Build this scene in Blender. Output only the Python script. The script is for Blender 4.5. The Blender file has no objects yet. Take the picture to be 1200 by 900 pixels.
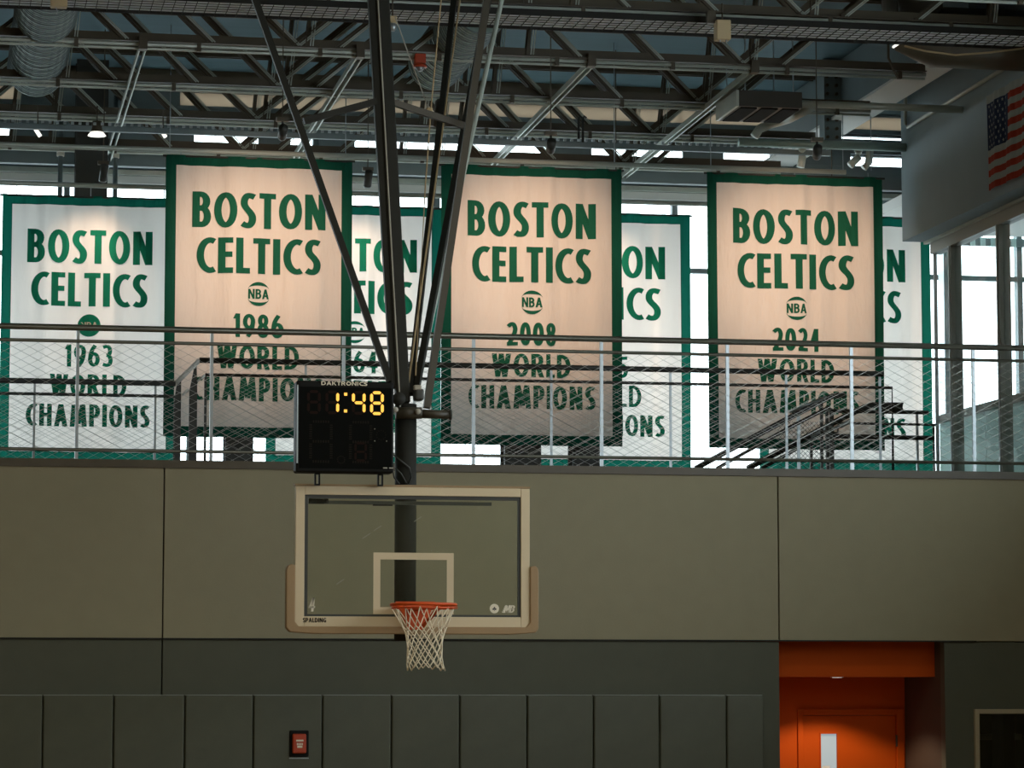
import bpy, math, random
from mathutils import Vector
random.seed(7)
C = bpy.context.scene.collection
R = math.radians
# ------------------------------------------------------------------ camera
F = 3600.0; YAW = R(10.7); PIT = math.atan(365 / F); CAM = Vector((0, 0, 2.36))
cd = bpy.data.cameras.new('camera'); cam = bpy.data.objects.new('camera', cd); C.objects.link(cam)
cd.sensor_width = 36; cd.lens = 36 * F / 1200; cd.clip_end = 500
cam.location = CAM; cam.rotation_euler = (math.pi / 2 + PIT, 0, -YAW)
bpy.context.scene.camera = cam
# ------------------------------------------------------------------ world, exposure
w = bpy.data.worlds.new('world'); bpy.context.scene.world = w; w.use_nodes = True
bg = w.node_tree.nodes['Background']; bg.inputs[0].default_value = (.86, .95, 1, 1); bg.inputs[1].default_value = 5.5
vs = bpy.context.scene.view_settings
vs.view_transform = 'Standard'; vs.look = 'None'; vs.exposure = 0; vs.gamma = 1; vs.use_curve_mapping = False
GYM_W, SPOT_W, BSPOT_W, DOOR_W = 56, 540, 70, 40
# ------------------------------------------------------------------ picture -> place helpers (measuring only)
_f = Vector((math.sin(YAW) * math.cos(PIT), math.cos(YAW) * math.cos(PIT), math.sin(PIT)))
_r = Vector((math.cos(YAW), -math.sin(YAW), 0))
_u = Vector((-math.sin(YAW) * math.sin(PIT), -math.cos(YAW) * math.sin(PIT), math.cos(PIT)))
def ray(x, y): return _f * F + _r * (x - 600) + _u * (450 - y)
def P(x, y, Y): d = ray(x, y); return CAM + d * (Y / d.y)
def PX(x, y, X): d = ray(x, y); return CAM + d * (X / d.x)
def zat(y, Y, x=600): return P(x, y, Y).z
def xat(x, Y, y=500): return P(x, y, Y).x
# ------------------------------------------------------------------ materials
def mat(name, col, rough=.6, metal=0, bump=0, bscale=40, var=0, vscale=3, emit=None, estr=1, spec=.5, detail=4, stretch=None, bdist=.01):
    m = bpy.data.materials.new(name); m.use_nodes = True; nt = m.node_tree; b = nt.nodes['Principled BSDF']
    b.inputs['Base Color'].default_value = (*col, 1); b.inputs['Roughness'].default_value = rough
    b.inputs['Metallic'].default_value = metal; b.inputs['Specular IOR Level'].default_value = spec
    if emit: b.inputs['Emission Color'].default_value = (*emit, 1); b.inputs['Emission Strength'].default_value = estr
    tc = nt.nodes.new('ShaderNodeTexCoord'); src = tc.outputs['Object']
    if stretch:
        mp = nt.nodes.new('ShaderNodeMapping'); mp.inputs['Scale'].default_value = stretch
        nt.links.new(src, mp.inputs[0]); src = mp.outputs[0]
    if var:
        n = nt.nodes.new('ShaderNodeTexNoise'); n.inputs['Scale'].default_value = vscale; n.inputs['Detail'].default_value = detail
        nt.links.new(src, n.inputs['Vector'])
        r = nt.nodes.new('ShaderNodeValToRGB')
        r.color_ramp.elements[0].position = .3; r.color_ramp.elements[1].position = .7
        r.color_ramp.elements[0].color = (*[c * (1 - var) for c in col], 1)
        r.color_ramp.elements[1].color = (*[min(1, c * (1 + var)) for c in col], 1)
        nt.links.new(n.outputs[0], r.inputs[0]); nt.links.new(r.outputs[0], b.inputs['Base Color'])
    if bump:
        n = nt.nodes.new('ShaderNodeTexNoise'); n.inputs['Scale'].default_value = bscale; n.inputs['Detail'].default_value = 3
        nt.links.new(src, n.inputs['Vector'])
        bp = nt.nodes.new('ShaderNodeBump'); bp.inputs['Strength'].default_value = bump; bp.inputs['Distance'].default_value = bdist
        nt.links.new(n.outputs[0], bp.inputs['Height']); nt.links.new(bp.outputs[0], b.inputs['Normal'])
    return m
def cloth(name, col, trans=.25, bump=.3, var=.04):
    m = mat(name, col, .9, 0, bump, 9, var, 2.0, spec=.15, stretch=(1.6, 1, .4), bdist=.03); nt = m.node_tree; b = nt.nodes['Principled BSDF']
    t = nt.nodes.new('ShaderNodeBsdfTranslucent'); t.inputs[0].default_value = (*col, 1)
    mx = nt.nodes.new('ShaderNodeMixShader'); mx.inputs[0].default_value = trans
    nt.links.new(b.outputs[0], mx.inputs[1]); nt.links.new(t.outputs[0], mx.inputs[2])
    nt.links.new(mx.outputs[0], nt.nodes['Material Output'].inputs[0]); return m
def glass(name, tint, gl=.06, rough=.02):
    m = bpy.data.materials.new(name); m.use_nodes = True; nt = m.node_tree; nt.nodes.remove(nt.nodes['Principled BSDF'])
    t = nt.nodes.new('ShaderNodeBsdfTransparent'); t.inputs[0].default_value = (*tint, 1)
    g = nt.nodes.new('ShaderNodeBsdfGlossy'); g.inputs['Roughness'].default_value = rough
    mx = nt.nodes.new('ShaderNodeMixShader'); mx.inputs[0].default_value = gl
    nt.links.new(t.outputs[0], mx.inputs[1]); nt.links.new(g.outputs[0], mx.inputs[2])
    nt.links.new(mx.outputs[0], nt.nodes['Material Output'].inputs[0]); return m
M = dict(
 tan=mat('tan_wall_paint', (.262, .235, .150), .75, bump=.1, bscale=60, var=.03, vscale=6),
 green=mat('dark_green_wall_paint', (.074, .078, .052), .7, bump=.1, bscale=60, var=.04, vscale=5),
 pad=mat('green_vinyl', (.072, .077, .050), .5, bump=.08, bscale=90, var=.05, vscale=8),
 joint=mat('dark_joint', (.02, .02, .018), .9),
 floorwood=mat('maple_floor', (.42, .26, .12), .35, var=.1, vscale=2, stretch=(8, .6, 1)),
 carpet=mat('grey_carpet', (.1, .11, .11), .95, var=.1),
 deck=mat('roof_deck_paint', (.115, .205, .24), .7, var=.06, vscale=1, bump=.4, bscale=4, stretch=(.2, 12, 1)),
 steel=mat('olive_grey_steel_paint', (.080, .064, .040), .45, var=.1, vscale=6),
 pipe=mat('pale_green_grey_pipe', (.48, .52, .46), .35, metal=.2, var=.08, vscale=5),
 bluegrey=mat('blue_grey_steel_paint', (.19, .24, .25), .5, var=.06),
 duct=mat('spiral_duct_metal', (.42, .54, .50), .45, metal=.35, var=.08),
 cream=mat('cream_paint', (.62, .58, .50), .7),
 whitep=mat('white_paint', (.75, .75, .72), .7),
 sidew=mat('blue_grey_wall_paint', (.27, .345, .375), .8, bump=.1, bscale=80, var=.03, vscale=3),
 frame=mat('grey_aluminium_frame', (.30, .31, .28), .45),
 dark=mat('dark_bronze_metal', (.035, .037, .032), .5),
 railm=mat('olive_bronze_rail', (.13, .125, .095), .32, metal=.5),
 galv=mat('satin_steel_post', (.42, .47, .50), .35, metal=.6),
 wire=mat('steel_wire', (.50, .50, .47), .4, metal=.4),
 mastm=mat('charcoal_mast_paint', (.020, .020, .016), .6, spec=.2, var=.1, vscale=6),
 arm=mat('bronze_arm_paint', (.042, .036, .023), .45),
 black=mat('black_casing', (.006, .0065, .006), .6, spec=.15),
 blackm=mat('black_display_face', (.0025, .003, .0025), .8, spec=.08),
 unlit=mat('unlit_segment', (.016, .014, .011), .9, spec=.06),
 unlitr=mat('unlit_red_segment', (.018, .010, .008), .9, spec=.06),
 lit=mat('lit_amber_segment', (.5, .3, .05), .5, emit=(1, .50, .07), estr=1.15),
 ivory=mat('ivory_frame_paint', (.60, .50, .33), .45, var=.03),
 padtan=mat('tan_edge_padding', (.30, .20, .10), .55, bump=.05, bscale=60, var=.05),
 white=mat('white_print', (.75, .70, .56), .6),
 net=mat('net_cord', (.80, .72, .55), .8),
 rim=mat('orange_rim_paint', (.62, .080, .008), .4),
 red=mat('red_plastic', (.45, .05, .012), .4),
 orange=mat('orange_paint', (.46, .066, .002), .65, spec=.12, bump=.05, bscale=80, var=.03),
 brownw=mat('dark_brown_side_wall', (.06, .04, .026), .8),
 beige=mat('beige_plastic', (.55, .42, .24), .6),
 beigef=mat('beige_window_frame', (.34, .29, .19), .55),
 rope=mat('tan_rope', (.42, .31, .17), .8),
 cable=mat('grey_cable', (.35, .33, .27), .5),
 lens=mat('black_lens', (.01, .01, .01), .15),
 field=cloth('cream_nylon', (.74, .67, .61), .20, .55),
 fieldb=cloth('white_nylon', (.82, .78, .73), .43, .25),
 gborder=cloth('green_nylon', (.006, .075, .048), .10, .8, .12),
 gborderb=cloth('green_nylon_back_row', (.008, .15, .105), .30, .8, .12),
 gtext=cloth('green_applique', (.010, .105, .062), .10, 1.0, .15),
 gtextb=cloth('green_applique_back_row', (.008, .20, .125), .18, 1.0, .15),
 flagred=cloth('flag_red', (.38, .045, .022), .2, .5), flagwhite=cloth('flag_white', (.38, .40, .36), .2, .5),
 flagblue=cloth('flag_blue', (.022, .035, .075), .1, .5),
 glass=glass('window_glass', (.95, .98, .98), .04), glassb=glass('backboard_glass', (.95, .96, .92), .035, .05),
 glassd=glass('dark_room_glass', (.85, .9, .82), .05), frost=None,
 lampw=mat('lamp_diffuser', (.9, .9, .85), .5, emit=(1, .95, .85), estr=1.2),
 corr=mat('lit_corridor_pane', (.15, .17, .17), .5, emit=(.50, .60, .64), estr=.6),
 tray=mat('tray_cable_grey', (.78, .92, .94), .6, var=.3, vscale=3, stretch=(.3, 12, 1)),
 ground=mat('outdoor_paving', (.3, .3, .3), .9),
)
_m = bpy.data.materials.new('pale_tinted_panel'); _m.use_nodes = True; _b = _m.node_tree.nodes['Principled BSDF']
_b.inputs['Base Color'].default_value = (.66, .80, .80, 1); _b.inputs['Roughness'].default_value = .6
_t = _m.node_tree.nodes.new('ShaderNodeBsdfTranslucent'); _t.inputs[0].default_value = (.78, .88, .86, 1)
_x = _m.node_tree.nodes.new('ShaderNodeMixShader'); _x.inputs[0].default_value = .8
_m.node_tree.links.new(_b.outputs[0], _x.inputs[1]); _m.node_tree.links.new(_t.outputs[0], _x.inputs[2])
_m.node_tree.links.new(_x.outputs[0], _m.node_tree.nodes['Material Output'].inputs[0]); M['frost'] = _m
_m = bpy.data.materials.new('cream_translucent_panel'); _m.use_nodes = True; _b = _m.node_tree.nodes['Principled BSDF']
_b.inputs['Base Color'].default_value = (.6, .56, .48, 1); _b.inputs['Roughness'].default_value = .7
_t = _m.node_tree.nodes.new('ShaderNodeBsdfTranslucent'); _t.inputs[0].default_value = (.62, .54, .44, 1)
_x = _m.node_tree.nodes.new('ShaderNodeMixShader'); _x.inputs[0].default_value = .80
_m.node_tree.links.new(_b.outputs[0], _x.inputs[1]); _m.node_tree.links.new(_t.outputs[0], _x.inputs[2])
_m.node_tree.links.new(_x.outputs[0], _m.node_tree.nodes['Material Output'].inputs[0]); M['kal'] = _m
# ------------------------------------------------------------------ object helpers
ROOT = {}
def origin(p):
    while p is not None:
        if p.name in ROOT: return ROOT[p.name]
        p = p.parent
    return Vector((0, 0, 0))
def tag(o, label=None, cat=None, group=None, kind=None):
    if label: o['label'] = label
    if cat: o['category'] = cat
    if group: o['group'] = group
    if kind: o['kind'] = kind
    return o
def empty(name, loc, label=None, cat=None, group=None, kind=None):
    o = bpy.data.objects.new(name, None); C.objects.link(o); o.location = loc; o.empty_display_size = .1
    ROOT[o.name] = Vector(loc); return tag(o, label, cat, group, kind)
class MB:
    def __init__(s): s.v = []; s.f = []
    def quad(s, *p):
        n = len(s.v); s.v += [Vector(q) for q in p]; s.f.append(tuple(range(n, n + len(p)))); return s
    def box(s, x0, x1, y0, y1, z0, z1):
        n = len(s.v)
        for x in (x0, x1):
            for y in (y0, y1):
                for z in (z0, z1): s.v.append(Vector((x, y, z)))
        for f in ((0, 1, 3, 2), (4, 6, 7, 5), (0, 4, 5, 1), (2, 3, 7, 6), (0, 2, 6, 4), (1, 5, 7, 3)): s.f.append(tuple(n + i for i in f))
        return s
    def tube(s, pts, r, n=8, caps=True, r2=None):
        pts = [Vector(p) for p in pts]; rings = []
        for i, p in enumerate(pts):
            a = pts[max(0, i - 1)]; b = pts[min(len(pts) - 1, i + 1)]; d = (b - a).normalized()
            ref = Vector((0, 0, 1)) if abs(d.z) < .9 else Vector((0, 1, 0))
            x = d.cross(ref).normalized(); y = d.cross(x).normalized()
            rr = r if r2 is None else r + (r2 - r) * i / (len(pts) - 1)
            base = len(s.v); o = .5 if n <= 4 else 0
            for k in range(n):
                an = 2 * math.pi * (k + o) / n; s.v.append(p + x * (rr * math.cos(an)) + y * (rr * math.sin(an)))
            rings.append(base)
        for a, b in zip(rings, rings[1:]):
            for k in range(n): s.f.append((a + k, a + (k + 1) % n, b + (k + 1) % n, b + k))
        if caps: s.f.append(tuple(rings[0] + k for k in range(n))[::-1]); s.f.append(tuple(rings[-1] + k for k in range(n)))
        return s
    def bar(s, p, q, wx, wz, side=None):       # rectangular bar p->q, width wx along side, height wz across
        p = Vector(p); q = Vector(q); d = (q - p).normalized()
        sd = Vector(side) if side is not None else Vector((0, 1, 0))
        sd = (sd - d * sd.dot(d)).normalized(); up = d.cross(sd).normalized(); n = len(s.v)
        for e in (p, q):
            for a, b in ((-1, -1), (1, -1), (1, 1), (-1, 1)): s.v.append(e + sd * (a * wx / 2) + up * (b * wz / 2))
        s.f += [(n, n + 1, n + 2, n + 3), (n + 7, n + 6, n + 5, n + 4)]
        for k in range(4): s.f.append((n + k, n + 4 + k, n + 4 + (k + 1) % 4, n + (k + 1) % 4))
        return s
    def cyl(s, c, r, h, axis='z', n=20, r2=None):
        d = {'x': Vector((1, 0, 0)), 'y': Vector((0, 1, 0)), 'z': Vector((0, 0, 1))}[axis]
        return s.tube([Vector(c), Vector(c) + d * h], r, n, True, r2)
    def build(s, name, m, parent=None, smooth=False, bevel=0):
        o0 = origin(parent) if parent is not None else Vector((0, 0, 0)); own = parent is None
        me = bpy.data.meshes.new(name)
        if own and s.v:
            o0 = Vector((sum(v.x for v in s.v) / len(s.v), sum(v.y for v in s.v) / len(s.v), min(v.z for v in s.v)))
        me.from_pydata([tuple(v - o0) for v in s.v], [], s.f); me.materials.append(M[m] if isinstance(m, str) else m)
        if smooth:
            for p in me.polygons: p.use_smooth = True
        me.update(); o = bpy.data.objects.new(name, me); C.objects.link(o)
        if own: o.location = o0; ROOT[o.name] = o0
        else: o.parent = parent
        if bevel:
            b = o.modifiers.new('bevel', 'BEVEL'); b.width = bevel; b.segments = 3; b.limit_method = 'ANGLE'
        return o
def box(name, x0, x1, y0, y1, z0, z1, m, parent=None, bevel=0): return MB().box(x0, x1, y0, y1, z0, z1).build(name, m, parent, bevel=bevel)
def st(o): o['kind'] = 'structure'; return o
def lamp(name, kind, loc, energy, col, parent, rot=None, target=None, **k):
    l = bpy.data.lights.new(name, kind); l.energy = energy; l.color = col
    for a, b in k.items(): setattr(l, a, b)
    o = bpy.data.objects.new(name, l); C.objects.link(o); o.parent = parent; o.location = Vector(loc) - origin(parent)
    if target is not None: o.rotation_euler = (Vector(target) - Vector(loc)).to_track_quat('-Z', 'Y').to_euler()
    elif rot: o.rotation_euler = rot
    return o
# ------------------------------------------------------------------ lettering (drawn with strokes)
def arc(cx, cy, rx, ry, a0, a1, n=12):
    return [(cx + rx * math.cos(R(a0 + (a1 - a0) * i / n)), cy + ry * math.sin(R(a0 + (a1 - a0) * i / n))) for i in range(n + 1)]
def cr(pts, n=4):
    o = []
    for i in range(len(pts) - 1):
        a = pts[max(0, i - 1)]; b = pts[i]; c = pts[i + 1]; d = pts[min(len(pts) - 1, i + 2)]
        for k in range(n):
            t = k / n
            o.append(tuple(.5 * (2 * b[j] + (c[j] - a[j]) * t + (2 * a[j] - 5 * b[j] + 4 * c[j] - d[j]) * t * t + (3 * b[j] - a[j] - 3 * c[j] + d[j]) * t ** 3) for j in (0, 1)))
    o.append(pts[-1]); return o
bowl = lambda y0, y1, w: [(0, y1), (w - .5, y1)] + arc(w - .5, (y0 + y1) / 2, .5, (y1 - y0) / 2, 90, -90, 10)[1:-1] + [(w - .5, y0), (0, y0)]
G = {
 'B': (.54, [('s', [(0, 0), (0, 1)]), ('b', bowl(.54, 1, .92)), ('b', bowl(0, .54, 1.0))]),
 'O': (.66, [('o', arc(.5, .5, .5, .5, 0, 360, 28))]),
 'S': (.46, [('b', cr([(1.22, .95), (.92, .985), (.55, 1.0), (.27, .96), (.05, .84), (.05, .69), (.3, .57), (.70, .44), (.97, .3), (.95, .13), (.70, .02), (.42, 0), (.1, .015), (-.20, .06)]))]),
 'T': (.49, [('s', [(0, 1), (1, 1)]), ('s', [(.5, 0), (.5, .95)])]),
 'N': (.60, [('s', [(0, 0), (0, 1)]), ('s', [(1, 0), (1, 1)]), ('d', 0, 1, 1, 0)]),
 'C': (.52, [('b', [(1.30, .955), (1.1, .99)] + arc(.92, .5, .92, .5, 90, 270, 20) + [(1.1, .01), (1.30, .045)])]),
 'E': (.42, [('s', [(0, 0), (0, 1)]), ('s', [(0, 1), (1, 1)]), ('s', [(0, .53), (.9, .53)]), ('s', [(0, 0), (1, 0)])]),
 'L': (.40, [('s', [(0, 0), (0, 1)]), ('s', [(0, 0), (1, 0)])]),
 'I': (.20, [('s', [(.5, 0), (.5, 1)])]),
 'W': (.82, [('d', .0, 1, .26, 0), ('d', .26, 0, .5, 1), ('d', .5, 1, .74, 0), ('d', .74, 0, 1, 1)]),
 'R': (.55, [('s', [(0, 0), (0, 1)]), ('b', bowl(.5, 1, .92)), ('d', .45, .5, 1, 0)]),
 'D': (.60, [('s', [(0, 0), (0, 1)]), ('b', [(0, 1), (.3, 1)] + arc(.3, .5, .7, .5, 85, -85, 14) + [(.3, 0), (0, 0)])]),
 'H': (.60, [('s', [(0, 0), (0, 1)]), ('s', [(1, 0), (1, 1)]), ('s', [(0, .52), (1, .52)])]),
 'A': (.64, [('d', 0, 0, .5, 1), ('d', .5, 1, 1, 0), ('s', [(.3, .27), (.7, .27)])]),
 'M': (.80, [('d', 0, 0, .14, 1), ('d', 1, 0, .86, 1), ('d', .14, 1, .5, .12), ('d', .5, .12, .86, 1)]),
 'P': (.52, [('s', [(0, 0), (0, 1)]), ('b', bowl(.44, 1, 1.0))]),
 'K': (.56, [('s', [(0, 0), (0, 1)]), ('d', .1, .45, 1, 1), ('d', .35, .6, 1, 0)]),
 'G': (.58, [('b', [(1.2, .95)] + arc(.75, .5, .75, .5, 88, 272, 20) + [(1, .04)]), ('s', [(1, .05), (1, .45)]), ('s', [(.6, .45), (1, .45)])]),
 '0': (.52, [('o', arc(.5, .5, .5, .5, 0, 360, 26))]),
 '1': (.34, [('s', [(.75, 0), (.75, 1)]), ('d', .0, .78, .75, 1)]),
 '2': (.50, [('b', cr([(-.12, .88), (.3, 1), (.68, .98), (.93, .8), (.88, .6), (.6, .38), (.25, .15), (.02, 0)])), ('s', [(.02, 0), (1, 0)])]),
 '3': (.50, [('b', cr([(-.12, .95), (.35, 1), (.72, .97), (.9, .8), (.8, .6), (.4, .54)])), ('b', cr([(.4, .54), (.8, .48), (1, .27), (.85, .07), (.45, 0), (-.15, .05)]))]),
 '4': (.54, [('s', [(.72, 0), (.72, 1)]), ('s', [(0, .3), (1, .3)]), ('d', .05, .3, .72, 1)]),
 '5': (.50, [('s', [(.1, 1), (.92, 1)]), ('s', [(.1, .58), (.1, 1)]), ('b', cr([(.1, .56), (.45, .62), (.85, .5), (1, .3), (.85, .08), (.45, 0), (-.15, .05)]))]),
 '6': (.54, [('o', arc(.5, .3, .5, .3, 0, 360, 20)), ('b', cr([(.02, .3), (.1, .6), (.3, .83), (.66, 1.05)]))]),
 '8': (.52, [('o', arc(.5, .27, .5, .27, 0, 360, 20)), ('o', arc(.5, .77, .42, .23, 0, 360, 20))]),
 '9': (.54, [('o', arc(.5, .7, .5, .3, 0, 360, 20)), ('b', cr([(.98, .7), (.9, .4), (.7, .17), (.34, -.05)]))]),
}
CUT = []
def letters(text, W, h, hx=.102, hy=.077, gap=.085, maxseg=.028, slant=0):
    """polygons (lists of 2D points) of the text, centred on 0, baseline 0, W wide, h high"""
    nat = sum(G[c][0] for c in text); g = gap * (len(text) - 1); k = (W / h - g) / nat
    out = []; x = -W / 2; CUT.clear()
    for c in text:
        gw = G[c][0] * k * h; bx, by = hx * h, hy * h
        mp = lambda p: (bx + p[0] * (gw - 2 * bx), by + p[1] * (h - 2 * by))
        for pr in G[c][1]:
            if pr[0] == 'd':
                _, a, b, e, f2 = pr
                X0 = bx + a * (gw - 2 * bx); X1 = bx + e * (gw - 2 * bx); y0, y1 = b * h, f2 * h
                n = max(1, int(math.hypot(X1 - X0, y1 - y0) / maxseg)); t = bx * 1.05
                for i in range(n):
                    s0, s1 = i / n, (i + 1) / n; xa, xb = X0 + (X1 - X0) * s0, X0 + (X1 - X0) * s1; ya, yb = y0 + (y1 - y0) * s0, y0 + (y1 - y0) * s1
                    out.append([(x + xa - t, ya), (x + xa + t, ya), (x + xb + t, yb), (x + xb - t, yb)])
                continue
            pts = [mp(p) for p in pr[1]]; closed = pr[0] == 'o'
            if closed: pts = pts[:-1]
            q = []
            L = len(pts)
            for i in range(L if closed else L - 1):
                a, b = pts[i], pts[(i + 1) % L]; n = max(1, int(math.hypot(b[0] - a[0], b[1] - a[1]) / maxseg))
                for j in range(n): q.append((a[0] + (b[0] - a[0]) * j / n, a[1] + (b[1] - a[1]) * j / n))
            if not closed: q.append(pts[-1])
            if pr[0] == 's':
                d = Vector((pts[-1][0] - pts[0][0], pts[-1][1] - pts[0][1])).normalized(); ex = abs(d.x) * bx + abs(d.y) * by
                q[0] = (q[0][0] - d.x * ex, q[0][1] - d.y * ex); q[-1] = (q[-1][0] + d.x * ex, q[-1][1] + d.y * ex)
            n = len(q); L1 = []; L2 = []
            for i in range(n):
                a = q[(i - 1) % n] if closed or i > 0 else q[i]; b = q[(i + 1) % n] if closed or i < n - 1 else q[i]
                dx, dy = b[0] - a[0], b[1] - a[1]; l = math.hypot(dx, dy) or 1; nx, ny = -dy / l, dx / l
                L1.append((x + q[i][0] + nx * bx, q[i][1] + ny * by)); L2.append((x + q[i][0] - nx * bx, q[i][1] - ny * by))
            for i in range(n if closed else n - 1):
                j = (i + 1) % n; out.append([L2[i], L2[j], L1[j], L1[i]])
        x += gw + gap * h; CUT.append(len(out))
    if slant: out = [[(px + slant * py, py) for px, py in pl] for pl in out]
    return out
def flat_text(name, text, W, h, place, m, parent, **k):
    mb = MB()
    for pl in letters(text, W, h, **k): mb.quad(*[place(a, b) for a, b in pl])
    return mb.build(name, m, parent)
# ------------------------------------------------------------------ the setting
YW = 26.8; XS = 10.65; ZR = 9.62; YB = 36.5; XL = -13.0; YN = -4.0
ZF = zat(545, YW)          # mezzanine floor
ZC = zat(554, YW); ZT = zat(749.5, YW, 600)
st(box('floor', XL, XS, YN, YW, -.1, 0, 'floorwood'))
st(box('ceiling', XL, 15, YN, YB + .6, ZR, ZR + .2, 'deck'))
st(box('wall_left', XL - .2, XL, YN, YB, 0, ZR, 'tan'))
st(box('wall_near', XL, XS, YN - .2, YN, 0, ZR, 'tan'))
# far gym wall: tan panels above, dark green panels below, seams recessed
wf = empty('wall_far', (0, YW, 0), kind='structure')
XR0 = xat(914, YW, 800); XR1 = xat(1108, YW, 800)
s1 = xat(191.5, YW, 650); s2 = xat(912.3, YW, 650)
g = .006
MB().box(XL, XS, YW + .06, YW + .16, ZT, ZC - .02).build('backing', 'joint', wf)
for a, b in ((XL, s1 - 4.6), (s1 - 4.6, s1), (s1, s2), (s2, XS)):
    box('panel', a + g, b - g, YW, YW + .06, ZT, ZC, 'tan', wf, bevel=.003)
for a, b in ((XL, s1 - 4.6), (s1 - 4.6, s1), (s1, XR0)):
    box('lower_panel', a + g, b - g * (b != XR0), YW + .02, YW + .08, 0, ZT - .01, 'green', wf, bevel=.003)
MB().box(XL, XR0, YW + .08, YW + .2, 0, ZT - .01).build('lower_backing', 'joint', wf)
WX0 = xat(1142, YW, 850); WX1 = xat(1268, YW, 850); WZ1 = zat(831, YW, 1170)
box('lower_panel', XR1, WX0, YW + .02, YW + .14, 0, ZT - .01, 'green', wf)
box('lower_panel', WX0, WX1, YW + .02, YW + .14, WZ1, ZT - .01, 'green', wf)
box('lower_panel', WX1, XS, YW + .02, YW + .14, 0, ZT - .01, 'green', wf)
box('lower_panel', WX0, WX1, YW + .02, YW + .14, 0, 1.0, 'green', wf)
st(box('trim_1', XL, XS, YW - .02, YW + .16, ZC, ZF, 'steel'))
st(box('trim_2', XL, XR1 + .3, YW - .004, YW + .02, ZT - .008, ZT + .004, 'joint'))
st(box('wall_back_lower', XL, 15, YB + .3, YB + .5, -.3, ZF - .3, 'green'))
st(box('wall_right_lower', 14.8, 15, YW - 3, YB + .3, -.3, ZF - .3, 'green'))
st(box('wall_left_lower', XS + .2, 15, YW - 3.1, YW - 3, -.3, ZF, 'green'))
st(box('floor_corridor', XL, 15, YW + .14, YB + .3, -.2, -.1, 'carpet'))
# door recess
YD = 28.0; YH = 27.1
ZH = P(1000, 793, YH).z
rc = empty('wall_recess', (XR0, YD, 0), kind='structure')
box('header', XR0, XR1, YH, YH + .02, ZH, ZT + .3, 'orange', rc)
box('soffit', XR0, XR1, YH + .02, YD, ZH, ZH + .03, 'orange', rc)
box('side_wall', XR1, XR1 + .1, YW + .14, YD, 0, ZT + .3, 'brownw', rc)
box('side_wall', XR0 - .1, XR0, YW + .2, YD, 0, ZT + .3, 'orange', rc)
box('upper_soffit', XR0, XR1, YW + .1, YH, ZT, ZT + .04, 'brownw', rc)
dx0, dx1 = xat(941, YD, 860), xat(1050, YD, 860); fx0, fx1 = xat(934.5, YD, 860), xat(1059, YD, 860)
dz = P(1000, 838.5, YD).z; fz = P(1000, 831, YD).z
mb = MB(); mb.box(XR0, fx0, YD, YD + .12, 0, ZH); mb.box(fx1, XR1, YD, YD + .12, 0, ZH); mb.box(fx0, fx1, YD, YD + .12, fz, ZH)
mb.build('rear_wall', 'orange', rc)
MB().box(XR0, XR1, YD, YD + 1.5, -.1, 0).build('recess_floor', 'carpet', rc)
d = empty('door_1', ((dx0 + dx1) / 2, YD, 0), kind='structure')
mb = MB(); mb.box(fx0, dx0 - .004, YD - .02, YD + .1, 0, fz); mb.box(dx1 + .004, fx1, YD - .02, YD + .1, 0, fz); mb.box(dx0 - .004, dx1 + .004, YD - .02, YD + .1, dz + .004, fz)
mb.build('door_frame', 'orange', d, bevel=.004)
wx0, wx1, wz1 = xat(962.5, YD, 880), xat(981.5, YD, 880), P(970, 860, YD).z; wz0 = wz1 - .85
mb = MB(); a0, a1 = dx0, dx1
mb.box(a0, wx0, YD + .02, YD + .065, .01, dz); mb.box(wx1, a1, YD + .02, YD + .065, .01, dz)
mb.box(wx0, wx1, YD + .02, YD + .065, wz1, dz); mb.box(wx0, wx1, YD + .02, YD + .065, .01, wz0)
leaf = mb.build('door_leaf', 'orange', d)
box('vision_pane', wx0, wx1, YD + .035, YD + .045, wz0, wz1, 'corr', leaf)
mb = MB(); e = .012
mb.box(wx0 - e, wx0, YD + .008, YD + .02, wz0 - e, wz1 + e); mb.box(wx1, wx1 + e, YD + .008, YD + .02, wz0 - e, wz1 + e)
mb.box(wx0, wx1, YD + .008, YD + .02, wz1, wz1 + e); mb.box(wx0, wx1, YD + .008, YD + .02, wz0 - e, wz0)
mb.build('vision_bead', 'orange', leaf)
box('card_notice', wx0 + .02, wx0 + .09, YD + .03, YD + .034, wz1 - .34, wz1 - .30, 'whitep', leaf)
for hz in (P(1050, 868, YD).z, 1.1, .25):
    MB().cyl((dx1 + .002, YD - .012, hz - .055), .011, .11, 'z', 10).build('hinge', 'arm', leaf)
MB().tube([(dx0 + .07, YD + .02, 1.0), (dx0 + .07, YD - .05, 1.0), (dx0 + .2, YD - .05, 1.0)], .011).build('door_handle', 'arm', leaf)
dl = empty('recessed_downlight', P(981, 794, 27.34), 'small round recessed downlight in the orange soffit above the door', 'light')
c = Vector(P(981, 794, 27.34)); c.z = ZH - .006
MB().cyl(c, .062, .008, 'z', 24).build('trim_ring', 'whitep', dl)
MB().cyl(c - Vector((0, 0, .002)), .045, .003, 'z', 24).build('lamp_lens', 'lampw', dl)
lamp('lamp_light', 'SPOT', c - Vector((0, .0, .02)), DOOR_W, (1, .78, .55), dl, target=c + Vector((0, 0, -1)), spot_size=R(124), spot_blend=.35, shadow_soft_size=.02)
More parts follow.
